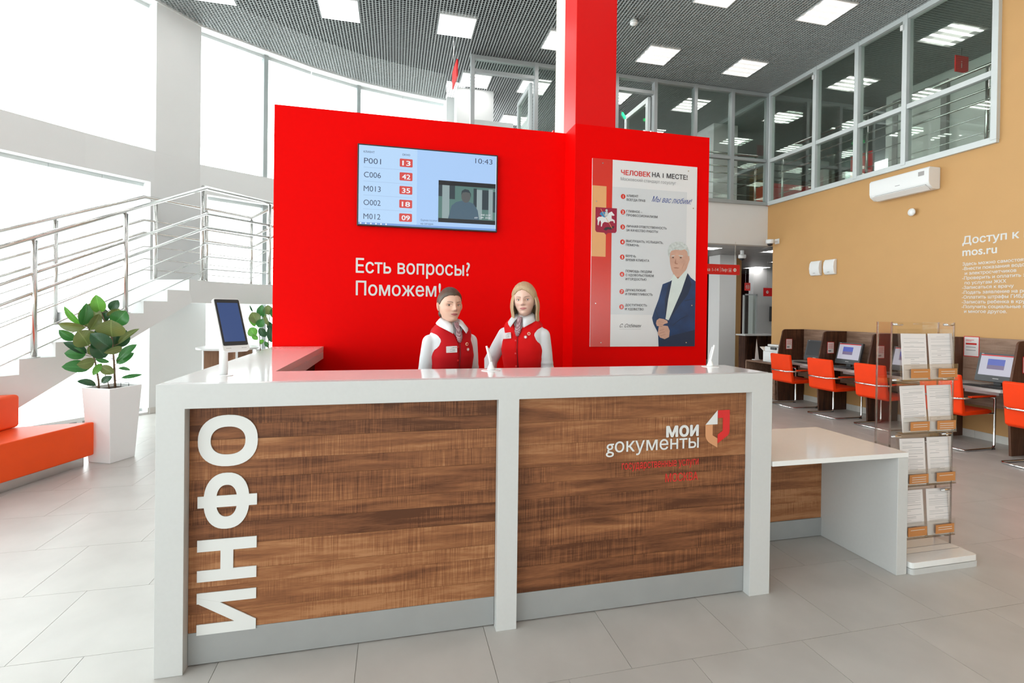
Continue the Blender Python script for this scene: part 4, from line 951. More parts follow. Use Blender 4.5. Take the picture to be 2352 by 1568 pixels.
LEAVES2=[(-2.06,8.033,1.502,-2.097,8.01,1.605,0.023,'d'),(-1.984,7.998,1.331,-2.062,8.007,1.502,0.136,'o'),(-2.027,8.04,1.284,-2.112,8.043,1.438,0.082,'b'),(-1.975,8.0,1.277,-1.899,7.973,1.4,0.1,'g'),(-1.965,8.054,1.439,-1.929,8.021,1.608,0.1,'g'),(-1.853,8.078,1.458,-1.855,8.044,1.609,0.115,'o'),(-1.998,7.995,1.15,-2.092,8.003,1.267,0.127,'b'),(-2.065,8.032,1.157,-1.982,8.034,1.089,0.064,'b'),(-1.952,7.974,1.268,-1.864,7.994,1.132,0.09,'d'),(-1.901,8.067,1.458,-1.846,8.053,1.294,0.055,'o'),(-1.914,8.065,1.046,-1.968,8.043,1.074,0.073,'b'),(-1.809,8.087,1.044,-1.831,8.063,1.303,0.083,'d'),(-1.803,8.089,1.228,-1.839,8.058,1.358,0.083,'d'),(-1.857,8.077,0.971,-1.897,8.065,1.064,0.055,'g'),(-1.796,8.09,1.413,-1.756,8.095,1.598,0.111,'g'),(-1.777,8.094,1.136,-1.718,8.13,1.273,0.111,'d'),(-1.929,8.112,1.503,-1.905,8.122,1.411,0.064,'g')]
leafm = {}
def leafmesh(k):
    if k not in leafm:
        nu, nv = 8, 6; vs = []; fs = []
        for i in range(nu+1):
            t = i/nu; hw = .60*(math.sin(PI*min(1, t*1.01)**.95)**.62) if 0 < t < 1 else .0
            if t > .9: hw *= .8
            if i == nu: hw = .004
            if i == 0: hw = .02
            for j in range(nv+1):
                s_ = j/nv*2-1
                vs.append((t, s_*hw, .10*abs(s_)*hw*2+.10*math.sin(PI*t)-.05*t*t))
        for i in range(nu):
            for j in range(nv):
                a_ = i*(nv+1)+j; fs.append((a_, a_+nv+1, a_+nv+2, a_+1))
        mb = MB(); mb.v = vs; mb.f = fs; leafm[k] = mb.mesh('leaf', 'leaf_'+k, True)
    return leafm[k]
def plant(label, root, leaves, stems):
    rx, ry, rz_ = root
    t = thing('rubber_plant', label, 'plant', root)
    random.seed(11)
    for st, r in stems:
        MB().tube([(p[0]-rx, p[1]-ry, p[2]-rz_) for p in st], [r*(1-.5*i/(len(st)-1)) for i in range(len(st))], 8).build('stem', 'stem', t, smooth=True)
    for (bx_, by_, bz, tx_, ty_, tz, w, k) in leaves:
        b_ = Vector((bx_-rx, by_-ry, bz-rz_)); e_ = Vector((tx_-rx, ty_-ry, tz-rz_)); X = e_-b_; ln = X.length; X.normalize()
        view = Vector((-bx_, -by_, H-bz)).normalized(); up = (view-X*view.dot(X)).normalized()
        up = Matrix.Rotation(math.radians(random.uniform(-28, 28)), 3, X) @ up
        Y = up.cross(X)
        o = link('leaf', leafmesh(k), t)
        mm = Matrix((X*ln, Y*w, up*ln*.8)).transposed().to_4x4(); mm.translation = b_; o.matrix_local = mm
        sp_ = [Vector(st[i]).lerp(Vector(st[i+1]), q_/6)-Vector(root) for st, _ in stems for i in range(len(st)-1) for q_ in range(7)]
        nb_ = min(sp_, key=lambda p: (p-b_).length+max(0, p.z-b_.z)*1.5); md = (nb_+b_)/2-Vector((0, 0, .008))
        MB().tube([nb_, md, b_+X*ln*.04], [.0035, .003, .0025], 6).build('petiole', 'stem', t, smooth=True)
    return t
s1 = [(-2.885, 5.776, .72), (-2.887, 5.774, .813), (-2.911, 5.763, 1.0), (-2.932, 5.753, 1.10), (-2.952, 5.744, 1.28), (-2.96, 5.75, 1.36)]
s2 = [(-2.769, 5.83, .72), (-2.778, 5.826, .97), (-2.785, 5.823, 1.09), (-2.798, 5.817, 1.25), (-2.85, 5.80, 1.40), (-2.88, 5.80, 1.50)]
s3 = [(-2.81, 5.81, .72), (-2.82, 5.80, .80), (-2.86, 5.78, .96)]
plant('rubber plant with broad dark green leaves in the tall white planter', (-2.83, 5.80, .72), LEAVES1, [(s1, .010), (s2, .011), (s3, .006)])
planter('white planter mostly hidden behind the counter wing, by the red partition edge', (-1.85, 8.15, 0), .3, .15, .2, .93)
plant('small rubber plant seen between the tablet and the red partition', (-1.88, 8.09, .90), LEAVES2, [([(-1.953, 8.056, .9), (-1.96, 8.055, 1.0), (-1.967, 8.053, 1.2)], .008), ([(-1.849, 8.079, .9), (-1.851, 8.078, 1.23), (-1.837, 8.081, 1.5)], .009)])
rt = thing('round_table', 'round white topped standing table with wood panels beyond the counter', 'table', (-1.99, 6.72, 0), .25)
MB().lathe([(.335, 1.055), (.345, 1.06), (.345, 1.078), (.34, 1.082)], n=40).build('tabletop', 'white_satin', rt)
for k, a_ in enumerate((.35, .35+PI/2)):
    c_, s_ = math.cos(a_), math.sin(a_)
    MB().obox((0, 0, .53), Vector((c_, s_, 0))*.27, Vector((-s_, c_, 0))*.011, Vector((0, 0, .525))).build('panel', 'wood_table', rt)
    for sg_ in (-1, 1): MB().obox((c_*.276*sg_, s_*.276*sg_, .53), Vector((c_, s_, 0))*.006, Vector((-s_, c_, 0))*.0115, Vector((0, 0, .525))).build('edge_band', 'plastic_white', rt)

# stairs
st = thing('staircase', 'white concrete staircase rising to a landing along the curved window', 'stairs', (0, 0, 0))
ris = .148; zl = 1.926
P0 = Vector((-2.64, 7.312)); P6 = Vector((-3.529, 5.739)); dn = (P6-P0)/6; dd = dn.normalized(); sd_ = Vector((-dd.y, dd.x))  # to be checked: left side
if sd_.x > 0: sd_ = -sd_
WD = 1.02
for k in range(12):
    a_ = P0+dn*(k-0); b_ = P0+dn*(k+1)
    z = zl-ris*(k+1)
    q = [a_, b_, b_+sd_*WD, a_+sd_*WD]
    if k < 11: MB().prism([(v.x, v.y) for v in q], 'z', max(0, z-ris-.02), z).build('step', 'white', st, bevel=.002)
# landing
e1 = Vector((-1.897, 8.568)); lc0 = Vector((-2.569, 7.639))
ld = [P0, lc0, e1, e1+Vector((.5, .7)), Vector((-1.75, 9.45)), Vector((-3.0, 8.6)), Vector((-3.42, 8.05)), P0+sd_*WD]
MB().prism([(v.x, v.y) for v in ld], 'z', 1.62, zl).build('landing', 'white', st, bevel=.002)
# stringer slab under the steps
def zs(k): return zl-ris*(k+1)
nose = []; 
fa = P0; 
for side in (0, 1):
    off = sd_*(WD*side) if side else Vector((0, 0))
    a_ = P0+off; b_ = P0+dn*12+off
    pass
sl = MB()
top = [(0, 1.80), (11.6, 1.80-ris*11.6)]
def onl(k, off=0): v = P0+dn*k+sd_*off; return (v.x, v.y)
vs = []
for off in (-.0012, WD+.0):
    for k, z in ((-.15, 1.63), (0, zl-ris-.001), (11.0, zl-ris*12-.001), (11.0, 0.0), (9.3, 0.0)):
        x, y = onl(k, off); vs.append((x, y, max(0, z)))
sl.add(vs, [(0, 1, 2, 3, 4), (9, 8, 7, 6, 5), (0, 4, 9, 5), (4, 3, 8, 9), (3, 2, 7, 8), (2, 1, 6, 7), (1, 0, 5, 6)]).build('stringer', 'white', st)
# railings: the sloping part runs z = zc - slope*k along the steps, then level along the landing
def stair_rail(label, off, zc, slope, kp, kposts, lpts, ztop, lposts):
    t = thing('stair_railing', label, 'railing', (0, 0, 0), 0, 'railings of the staircase')
    def at_k(k): v = P0+dn*k+sd_*off; return Vector((v.x, v.y, zc-slope*k))
    p3 = [at_k(9.4), at_k(kp)]+[Vector((p[0], p[1], zt_)) for p, zt_ in zip(lpts, ztop)]
    full = ztop[0]-zl
    MB().tube(p3, .023, 10).build('handrail', 'steel', t, smooth=True)
    for h, r in ((.725, .017), (.575, .017), (.41, .007), (.265, .007), (.13, .007)):
        MB().tube([p-Vector((0, 0, full*(1-h))) for p in p3], r, 8).build('rail', 'steel', t, smooth=True)
    ps_ = []
    for k in kposts: q = at_k(k); ps_.append((q.x, q.y, zl-ris*(int(k)+1), q.z))
    for p in lposts: ps_.append((p[0], p[1], zl, p[2]))
    for x, y, z, zt_ in ps_:
        MB().tube([(x, y, z), (x, y, zt_-.03)], .026, 12).lathe([(.05, 0), (.05, .01), (.03, .012)], (x, y, z), 14).build('post', 'steel', t, smooth=True)
        MB().tube([(x, y, zt_-.03), (x, y, zt_)], .012, 8).build('rail_support', 'steel', t)
    return t
li = lc0+sd_*.05; l2 = e1+sd_*.05
stair_rail('nearer steel railing along the open side of the staircase', .06, 3.055, .148, -1.0, (5.5, 2.56, 8.4), [(li.x, li.y), (l2.x, l2.y)], (3.222, 3.235), [(li.x, li.y, 3.222), (l2.x-.02, l2.y-.02, 3.235)])
fa_ = Vector((-3.33, 8.02)); fb_ = Vector((-2.35, 9.05))
stair_rail('farther steel railing along the window side of the staircase', WD-.06, 3.03, .138, -.4, (3.1, 5.9, 8.7), [(fa_.x, fa_.y), (fb_.x, fb_.y), (-1.9, 8.95)], (3.09, 3.06, 3.3), [(fa_.x, fa_.y, 3.09), (-2.85, 8.54, 3.07), (fb_.x, fb_.y, 3.06)])

# ================================================================== RIGHT SIDE: leaflet rack
rk = thing('leaflet_rack', 'clear acrylic leaflet rack with white base at the right of the side table', 'rack', (3.06, 2.34, 0))
MB().prism(rrect(0, 0, .535, .40, .02), 'z', 0, .034).build('base', 'white_satin', rk); MB().prism(rrect(.003, .003, .532, .397, .02), 'z', .036, .072).build('base_board', 'white_gloss', rk, bevel=.002)
box('groove', (.02, .10, .0722), (.52, .103, .0728), 'print_grey', rk); box('groove', (.02, .16, .0722), (.52, .163, .0728), 'print_grey', rk)
for x in (.01, .525):
    for y_ in (.16, .255):
        box('side_rod', (x-.003, y_-.004, .072), (x+.004, y_+.004, 1.53), 'acrylic_edge', rk)
    box('side_panel', (x-.002, .16, .072), (x+.002, .255, 1.53), 'acrylic', rk)
box('back_panel', (.014, .253, .15), (.522, .257, 1.53), 'acrylic', rk)
for z in (1.515, 1.16, .80, .43, .13):
    for x in (.02, .44):
        MB().tube([(x, .16, z), (x+.075, .16, z)], .007, 10).build('steel_pin', 'chrome', rk, smooth=True)
random.seed(21)
for r_ in range(4):
    zb = 1.16-.34*r_
    for c_ in range(2):
        xa = .115+.225*c_+random.uniform(-.004, .004); yb = .17; yt = .195
        box('pocket_front', (xa-.01, yb-.02, zb-.005), (xa+.215, yb-.017, zb+.10), 'acrylic', rk)
        box('pocket_floor', (xa-.01, yb-.02, zb-.009), (xa+.215, yb+.03, zb-.005), 'acrylic_edge', rk)
        MB().add([(xa-.01, yb-.005, zb-.005), (xa+.215, yb-.005, zb-.005), (xa+.215, yt+.002, zb+.325), (xa-.01, yt+.002, zb+.325), (xa-.01, yb-.002, zb-.005), (xa+.215, yb-.002, zb-.005), (xa+.215, yt+.005, zb+.325), (xa-.01, yt+.005, zb+.325)], [(0, 1, 2, 3), (7, 6, 5, 4), (0, 4, 5, 1), (1, 5, 6, 2), (2, 6, 7, 3), (3, 7, 4, 0)]).build('pocket_back', 'acrylic', rk)
        sh = thing('printed_form', ['topmost', 'second from top', 'third from top', 'lowest'][r_]+' printed form in the '+('left' if c_ == 0 else 'right')+' column of the acrylic rack', 'paper', (3.06+xa, 2.34+yb-.008, zb), 0, 'printed forms in the acrylic rack')
        lean = math.atan2(yt-yb, .33); sw = random.uniform(-.025, .025)
        sh.rotation_euler = (-lean, sw, 0)
        box('sheet', (0, 0, 0), (.205, .0025, .297), 'paper', sh)
        mb = MB(); z = .275
        for l_ in range(24):
            x0_ = .02+(random.random() < .25)*.05; x1_ = random.choice((.10, .14, .185, .185, .19)); hh = random.choice((.0010, .0014, .0020))
            if random.random() < .85: mb.box((x0_, -.0005, z), (x1_, 0, z+hh))
            z -= random.choice((.008, .010, .013))
            if z < .06: break
        mb.build('print', 'print_grey', sh)
        tl = thing('leaflet_label', 'brown label plate on the '+['topmost', 'second', 'third', 'lowest'][r_]+' '+('left' if c_ == 0 else 'right')+' pocket of the acrylic rack', 'label', (3.06+xa+.045, 2.34+yb-.024, zb+.012), 0, 'brown pocket labels')
        box('plate', (0, 0, 0), (.155, .0025, .058), 'paper_label', tl)
        mb = MB()
        for l_ in range(1+(r_+c_) % 3): mb.box((.02, -.0006, .038-.014*l_), (.135, 0, .041-.014*l_))
        mb.build('print', 'letter_white', tl)

# ================================================================== RIGHT SIDE: computer desks, chairs, monitors
yd = [7.62, 6.735, 5.87, 5.0, 4.13, 3.26]
names = ['farthest', 'second farthest', 'middle', 'fourth', 'nearest']
dt = []
def divider_profile():
    pts = [(6.785, 0), (6.74, .70), (6.80, .98), (6.855, 1.22)]
    for i in range(6): a_ = PI-PI/2*i/5; pts.append((6.925+.068*math.cos(a_), 1.235+.065*math.sin(a_)))
    return pts+[(7.335, 1.302), (7.335, 0)]
for k in range(5):
    ya, yb_ = yd[k], yd[k+1]
    t = thing('computer_desk', names[k]+' computer desk booth along the ochre wall', 'desk', (0, 0, 0), 0, 'computer desks along the ochre wall')
    MB().prism(divider_profile(), 'y', ya-.012, ya+.012).build('divider', 'wood_dark', t, bevel=.001)
    MB().prism([(6.76, yb_+.0135), (7.315, yb_+.0135), (7.315, ya-.0135), (6.70, ya-.0135), (6.685, (ya+yb_)/2), (6.70, yb_+.05)], 'z', .705, .738).build('desktop', 'white_satin', t, bevel=.002)
    box('back_panel', (7.318, yb_+.0135, .62), (7.338, ya-.0135, 1.302), 'wood_mid', t)
    box('modesty_panel', (7.20, yb_+.0135, .45), (7.218, ya-.0135, .704), 'wood_mid', t)
    box('cable_tray', (7.0, yb_+.25, .63), (7.19, yb_+.62, .70), 'plastic_white', t, bevel=.006)
    nt = thing('notice', names[k]+' red bordered notice on the desk dividers', 'notice', (6.93, ya-.0125, .935), 0, 'notices on the desk dividers')
    box('sheet', (0, -.002, 0), (.135, 0, .19), 'sign_red', nt); box('print_area', (.008, -.003, .008), (.127, -.002, .182), 'paper', nt)
    mb = MB()
    for l_ in range(5): mb.box((.02, -.0036, .155-.018*l_), (.115-.01*(l_ % 2), -.003, .161-.018*l_))
    mb.build('print', 'letter_red', nt); MB().box((.02, -.0036, .03), (.075, -.003, .055)).build('print', 'print_grey', nt)
dv = MB().prism(divider_profile(), 'y', yd[5]-.012, yd[5]+.012).build('divider', 'wood_dark', t)
nt = thing('notice', 'large white notice with red border on the back panel of the fourth desk', 'notice', (7.317, 4.80, 1.05))
box('sheet', (-.002, 0, 0), (0, .18, .265), 'sign_red', nt); box('print_area', (-.003, .008, .01), (-.002, .172, .255), 'paper', nt)
MB().box((-.0036, .06, .215), (-.003, .155, .221)).box((-.0036, .09, .20), (-.003, .155, .206)).box((-.0036, .03, .155), (-.003, .155, .178)).build('print', 'letter_red', nt); MB().box((-.0036, .04, .12), (-.003, .15, .128)).box((-.0036, .04, .08), (-.003, .15, .088)).build('print', 'print_grey', nt)
MT['m_white'] = scr('monitor_page', (.42, .41, .48)); MT['m_blue'] = scr('monitor_picture_blue', (.06, .09, .45), .8); MT['m_city'] = scr('monitor_picture_city', (.22, .15, .30), .6)
def monitor(label, y, on, k):
    t = thing('computer_monitor', label, 'monitor', (7.06, y, .739), 0, 'all in one computers')
    tl = math.radians(14); ux = Vector((0, -1, 0)); uz = Vector((math.sin(tl), 0, math.cos(tl))); un = Vector((-math.cos(tl), 0, math.sin(tl)))
    def pl(name, a0, a1, z0, z1, d0, d1, mt, par=None):
        c = Vector((-.07, 0, .055)); vs = []
        for d in (d0, d1):
            for a_, b_ in ((a0, z0), (a1, z0), (a1, z1), (a0, z1)): vs.append(c+ux*a_+uz*b_+un*d)
        return MB().add(vs, [(3, 2, 1, 0), (4, 5, 6, 7), (0, 1, 5, 4), (1, 2, 6, 5), (2, 3, 7, 6), (3, 0, 4, 7)]).build(name, mt, par or t)
    cs = pl('case', -.215, .215, 0, .345, -.035, 0, 'dark')
    if on:
        dp = pl('display', -.19, .19, .075, .325, 0, .001, 'm_white'); pl('display_picture', -.11, .065, .15, .275, .001, .0015, 'm_city', dp); pl('display_picture', -.11, .065, .20, .275, .0015, .002, 'm_blue', dp)
        pl('display_header', -.19, .19, .312, .325, .001, .0016, 'sign_red', dp)
    else: pl('display', -.19, .19, .075, .325, 0, .001, 'black')
    pl('badge', -.03, .03, .035, .042, 0, .001, 'letter_white'); pl('badge', -.19, -.165, .331, .336, 0, .001, 'letter_white')
    MB().box((-.12, -.11, 0), (.06, .11, .012)).box((-.03, -.04, .012), (.0, .04, .12)).build('stand', 'dark', t, bevel=.003)
    kb = thing('keyboard', ['farthest', 'second farthest', 'middle', 'fourth', 'nearest'][k]+' black keyboard on the computer desks', 'keyboard', (6.83, y, .739), 0, 'keyboards')
    MB().box((-.065, -.21, 0), (.065, .21, .012)).build('tray', 'black', kb, bevel=.003)
    mb = MB()
    for i in range(4):
        for j in range(14): mb.box((-.055+.028*i, -.20+.0285*j, .012), (-.055+.028*i+.022, -.20+.0285*j+.023, .017))
    mb.build('keys', 'dark', kb, kind='stuff')
    ms = thing('mouse', ['farthest', 'second farthest', 'middle', 'fourth', 'nearest'][k]+' black mouse on the computer desks', 'mouse', (6.82, y-.27, .739), 0, 'computer mice')
    MB().sphere((0, 0, .018), (.05, .03, .018), 12, 8).build('shell', 'black', ms, smooth=True); MB().box((-.03, -.003, .026), (-.012, .003, .032)).build('wheel', 'dark', ms)
for k, (y_, on, lb) in enumerate(((7.05, False, 'computer with a dark screen in the farthest booth'), (6.42, True, 'computer with a lit page in the second farthest booth'), (5.50, True, 'lit computer half hidden behind the acrylic rack'), (4.42, True, 'large lit computer screen right of the acrylic rack'), (3.55, False, 'computer at the right edge outside the photo'))):
    monitor(lb, y_, on, k)

def make_chair(label):
    t = thing('visitor_chair', label, 'chair', (0, 0, 0), 0, 'orange cantilever chairs')   # faces +X, origin under the seat centre
    MB().prism([(-.20, .405), (.26, .415), (.27, .455), (.20, .475), (-.18, .455), (-.24, .44)], 'y', -.225, .225).build('seat', 'orange', t, bevel=.014, seg=3)
    MB().prism([(-.175, .40), (-.24, .43), (-.29, .885), (-.245, .895), (-.185, .50)], 'y', -.228, .228).build('backrest', 'orange', t, bevel=.018, seg=3)
    r = .0115
    y_ = .25
    loop = []
    for s_ in (-1, 1): pass
    path = [(-.22, 0, .012)]
    base = [(.25, -y_, .62), (.265, -y_, .59), (.265, -y_, .05), (.25, -y_, .016), (.21, -y_, .012), (-.22, -y_, .012), (-.25, -y_+.03, .012), (-.25, y_-.03, .012), (-.22, y_, .012), (.21, y_, .012), (.25, y_, .016), (.265, y_, .05), (.265, y_, .59), (.25, y_, .62)]
    MB().tube(base, r, 10).build('sled_frame', 'chrome', t, smooth=True)
    arm = [(.25, -y_, .62), (-.20, -y_, .615), (-.268, -y_+.04, .615), (-.29, -y_+.09, .61), (-.29, y_-.09, .61), (-.268, y_-.04, .615), (-.20, y_, .615), (.25, y_, .62)]
    MB().tube(arm, r, 10).build('arm_frame', 'chrome', t, smooth=True)
    for s_ in (-1, 1):
        MB().box((-.16, s_*y_-.022, .625), (.25, s_*y_+.022, .642)).build('armrest', 'orange', t, bevel=.006)
        MB().tube([(.265, s_*y_, .425), (.20, s_*.20, .42)], .009, 8).build('seat_bracket', 'chrome', t)
        MB().box((.215, s_*y_-.014, 0), (.262, s_*y_+.014, .012)).build('foot_pad', 'black', t)
    return t
cl_ = ['farthest orange chair, at the booth nearest the low cabinet', 'orange chair at the second farthest booth', 'orange chair partly behind the left side of the acrylic rack', 'orange chair with its side shown, right of the acrylic rack', 'orange chair cut by the right edge of the photo']
ch0 = make_chair(cl_[0]); ch0.location = (6.70, 7.17, 0); ch0.rotation_euler = (0, 0, -.03)
for k, (x, y_, rz_) in enumerate(((6.67, 6.345, .0), (6.72, 5.57, .02), (6.68, 4.63, .04), (6.60, 3.70, -.02))): copy_tree(ch0, (x, y_, 0), rz_, cl_[k+1])

# ================================================================== PEOPLE
def interp(x, xs, ys):
    if x <= xs[0]: return ys[0]
    for i in range(len(xs)-1):
        if x <= xs[i+1]:
            t = (x-xs[i])/(xs[i+1]-xs[i]); t = t*t*(3-2*t)*.5+t*.5; return ys[i]+(ys[i+1]-ys[i])*t
    return ys[-1]
def G(x, z, cx, cz, sx, sz): return math.exp(-((x-cx)/sx)**2/2-((z-cz)/sz)**2/2)
VV = [-1, -.85, -.6, -.3, 0, .2, .5, 1]
GW = [.064, .0665, .0695, .0738, .0758, .0775, .078, .074]
GF = [.14, .135, .107, .093, .091, .096, .102, .10]
GB = [.035, .038, .045, .066, .086, .094, .098, .10]
def head_pt(th, v, jaw=1.0, infl=0.0, feat=True):
    """head-local point: th angle from the face (0) round to the back (pi), v height -1..1; +x is the viewer's right, -y the face"""
    c = math.sqrt(max(0, 1-v*v)); w = interp(v, VV, GW)*c*(1-(1-jaw)*max(0, -v)); fr = interp(v, VV, GF)*c; bk = interp(v, VV, GB)*c
    x = w*math.sin(th); cy = math.cos(th)
    y = -fr*math.copysign(abs(cy)**.92, cy) if cy > 0 else bk*(-cy)
    z = .115*v
    if feat and cy > 0:
        f_ = .0
        f_ += .010*G(x, z, 0, .010, .0065, .016)+.014*G(x, z, 0, -.008, .0068, .014)+.019*G(x, z, 0, -.0235, .0088, .0075)
        for s_ in (-1, 1):
            f_ += .008*G(x, z, s_*.0125, -.026, .0055, .0055)-.013*G(x, z, s_*.031, .004, .0145, .0095)+.004*G(x, z, s_*.029, .026, .016, .007)+.0045*G(x, z, s_*.043, -.022, .017, .017)
        f_ += .0065*G(x, z, 0, -.0500, .019, .0042)+.0075*G(x, z, 0, -.0605, .0165, .0048)-.004*G(x, z, 0, -.0555, .022, .0016)-.0035*G(x, z, 0, -.072, .018, .005)+.006*G(x, z, 0, -.094, .015, .012)-.002*G(x, z, 0, -.041, .004, .006)
        y -= f_
    L_ = Vector((x, y, z))
    if infl: n = Vector((x/(.075**2), y/(.095**2), z/(.115**2))); n.normalize(); L_ += n*infl
    return L_
def person_mats(tag_, skin, lip, brow, hairc, hairs):
    m, N, L, b = newmat('skin_'+tag_)
    at = N.new('ShaderNodeAttribute'); at.attribute_name = 'headco'; sp = N.new('ShaderNodeSeparateXYZ'); L.new(at.outputs['Vector'], sp.inputs[0])
    X, Y, Z = (E(sp.outputs[i]) for i in range(3)); fr = sat((-.045-Y)*60)
    ax = ab(X)
    def ell(cx, cz, rx, rz, k=5): 
        a_ = (ax-cx)/rx; b_ = (Z-cz)/rz; return sat((1-(a_*a_+b_*b_))*k)
    # lips: bow shaped
    bow = Z+.0555-ax*.05; wdt = sat(1-(ax/.0275)*(ax/.0275)); up = (.0080-ab(ax-.006)*.10)*wdt; lo = wdt*-.0098
    lips = sat(E.m('MINIMUM', (up-bow)*900, (bow-lo)*900))*fr
    line = sat(1-ab(bow)*1100)*sat((.0265-ax)*400)*fr
    bz = .0275+(ax-.031)*.06-(ax-.036)*(ax-.036)*9; brw = sat(1-ab(Z-bz)/(.0034-(ax-.031)*.06))*sat((ax-.012)*400)*sat((.050-ax)*300)*fr
    cheek = ell(.040, -.028, .022, .018, 1.0)*.35*fr; nost = ell(.0065, -.0315, .0038, .0018, 3)*fr*.6
    lid = sat(1-ab(E.m('SQRT', ((ax-.031)/.0165)*((ax-.031)/.0165)+((Z-.004)/.0085)*((Z-.004)/.0085))-1)*2.2)*.35*fr
    def mix(a_, col, fac):
        n = N.new('ShaderNodeMix'); n.data_type = 'RGBA'; n.inputs[7].default_value = (*col, 1)
        if isinstance(a_, tuple): n.inputs[6].default_value = (*a_, 1)
        else: L.new(a_, n.inputs[6])
        L.new(fac.k, n.inputs[0]); return n.outputs[2]
    c = mix(skin, (skin[0]*.92, skin[1]*.62, skin[2]*.55), cheek); c = mix(c, (skin[0]*.55, skin[1]*.38, skin[2]*.32), lid); c = mix(c, lip, lips); c = mix(c, tuple(v*.35 for v in lip), line); c = mix(c, brow, brw); c = mix(c, (.12, .04, .03), nost)
    L.new(c, b.inputs['Base Color']); b.inputs['Roughness'].default_value = .48; b.inputs['Specular IOR Level'].default_value = .35
    b.inputs['Subsurface Weight'].default_value = .12; b.inputs['Subsurface Radius'].default_value = (.01, .004, .002); b.inputs['Subsurface Scale'].default_value = .6
    MT['skin_'+tag_] = m; MT['lid_'+tag_] = mat('eyelid_'+tag_, (skin[0]*.80, skin[1]*.66, skin[2]*.60), .5)
    m, N, L, b = newmat('hair_'+tag_)
    at = N.new('ShaderNodeAttribute'); at.attribute_name = 'hairuv'; mp = N.new('ShaderNodeMapping'); mp.inputs['Scale'].default_value = (60, 1.5, 1); L.new(at.outputs['Vector'], mp.inputs[0])
    nz = N.new('ShaderNodeTexNoise'); nz.inputs['Scale'].default_value = 2; nz.inputs['Detail'].default_value = 5; L.new(mp.outputs[0], nz.inputs['Vector'])
    r = N.new('ShaderNodeValToRGB'); r.color_ramp.elements[0].position = .32; r.color_ramp.elements[1].position = .68
    r.color_ramp.elements[0].color = (*hairc, 1); r.color_ramp.elements[1].color = (*hairs, 1); L.new(nz.outputs['Fac'], r.inputs[0]); L.new(r.outputs[0], b.inputs['Base Color'])
    bp = N.new('ShaderNodeBump'); bp.inputs['Strength'].default_value = .6; bp.inputs['Distance'].default_value = .002; L.new(nz.outputs['Fac'], bp.inputs['Height']); L.new(bp.outputs[0], b.inputs['Normal'])
    b.inputs['Roughness'].default_value = .38; MT['hair_'+tag_] = m
MT['shirt'] = mat('white_blouse', (.66, .655, .67), .75, bump=.15, bscale=18)
MT['vest_a'] = mat('crimson_vest', (.48, .004, .008), .75, spec=.2, bump=.1, bscale=500, vary=.03, vscale=8)
MT['vest_b'] = mat('scarlet_vest', (.66, .003, .004), .75, spec=.2, bump=.1, bscale=500, vary=.03, vscale=8)
MT['vest_back'] = mat('dark_vest_back', (.03, .006, .01), .6)
MT['skirt'] = mat('dark_skirt', (.02, .02, .025), .7); MT['shoe'] = mat('black_shoe', (.015, .015, .015), .3)
m, N, L, b = newmat('patterned_scarf'); tc = N.new('ShaderNodeTexCoord'); mp = N.new('ShaderNodeMapping'); mp.inputs['Rotation'].default_value = (0, .5, .6); L.new(tc.outputs['Object'], mp.inputs[0])
ck = N.new('ShaderNodeTexChecker'); ck.inputs['Scale'].default_value = 170; ck.inputs[1].default_value = (.55, .40, .42, 1); ck.inputs[2].default_value = (.16, .03, .05, 1); L.new(mp.outputs[0], ck.inputs[0]); L.new(ck.outputs[0], b.inputs['Base Color']); b.inputs['Roughness'].default_value = .6; MT['scarf'] = m
MT['eye_white'] = mat('eye_white', (.72, .70, .69), .25, spec=.6); MT['lash'] = mat('lashes', (.02, .012, .01), .6); MT['pupil'] = mat('pupil', (.004, .004, .004), .1, spec=.8)
MT['iris_a'] = mat('brown_iris', (.07, .04, .022), .15, spec=.8); MT['iris_b'] = mat('grey_iris', (.12, .17, .19), .15, spec=.8)
MT['pin'] = mat('pin_enamel', (.72, .46, .30), .3); MT['pin_red'] = mat('pin_red', (.55, .02, .02), .3)

def remesh(mb, vox, smooth=4):
    me = mb.mesh('tmp', None); o = bpy.data.objects.new('tmp', me); COL.objects.link(o)
    r = o.modifiers.new('r', 'REMESH'); r.mode = 'VOXEL'; r.voxel_size = vox; r.use_smooth_shade = True
    sm = o.modifiers.new('s', 'SMOOTH'); sm.iterations = smooth; sm.factor = .5
    bpy.context.view_layer.update()
    out = bpy.data.meshes.new_from_object(o.evaluated_get(bpy.context.evaluated_depsgraph_get()))
    bpy.data.objects.remove(o); bpy.data.meshes.remove(me); out.shade_smooth(); return out
def capsule(mb, pts, rs, n=16):
    """tapered limb with round ends"""
    P_ = [Vector(p) for p in pts]; mb.tube(P_, rs, n)
    for p, r in zip(P_, rs): mb.sphere(p, r, n, 10)
TZ = [0.80, .88, .96, 1.02, 1.08, 1.16, 1.22, 1.28, 1.33, 1.37, 1.40, 1.42, 1.44]
TA = [.175, .168, .142, .128, .128, .140, .148, .154, .154, .136, .108, .082, .056]
TBf = [.10, .10, .095, .092, .098, .118, .128, .122, .108, .094, .080, .066, .052]
TBb = [.115, .11, .09, .082, .083, .09, .098, .10, .098, .09, .078, .066, .055]
def torso_ring(z, infl, n, th0=0.0, amax=9, zz=None):
    a_ = min(interp(z, TZ, TA)+infl, amax); bf = interp(z, TZ, TBf)+infl; bb_ = interp(z, TZ, TBb)+infl
    out = []
    for i in range(n):
        th = th0+(2*PI-2*th0)*i/(n-1) if th0 is not None else 2*PI*i/n
        s_, c_ = math.sin(th), math.cos(th)
        out.append(Vector((a_*math.copysign(abs(s_)**.9, s_), (-bf if c_ > 0 else bb_)*abs(c_)**.9, z)))
    return out
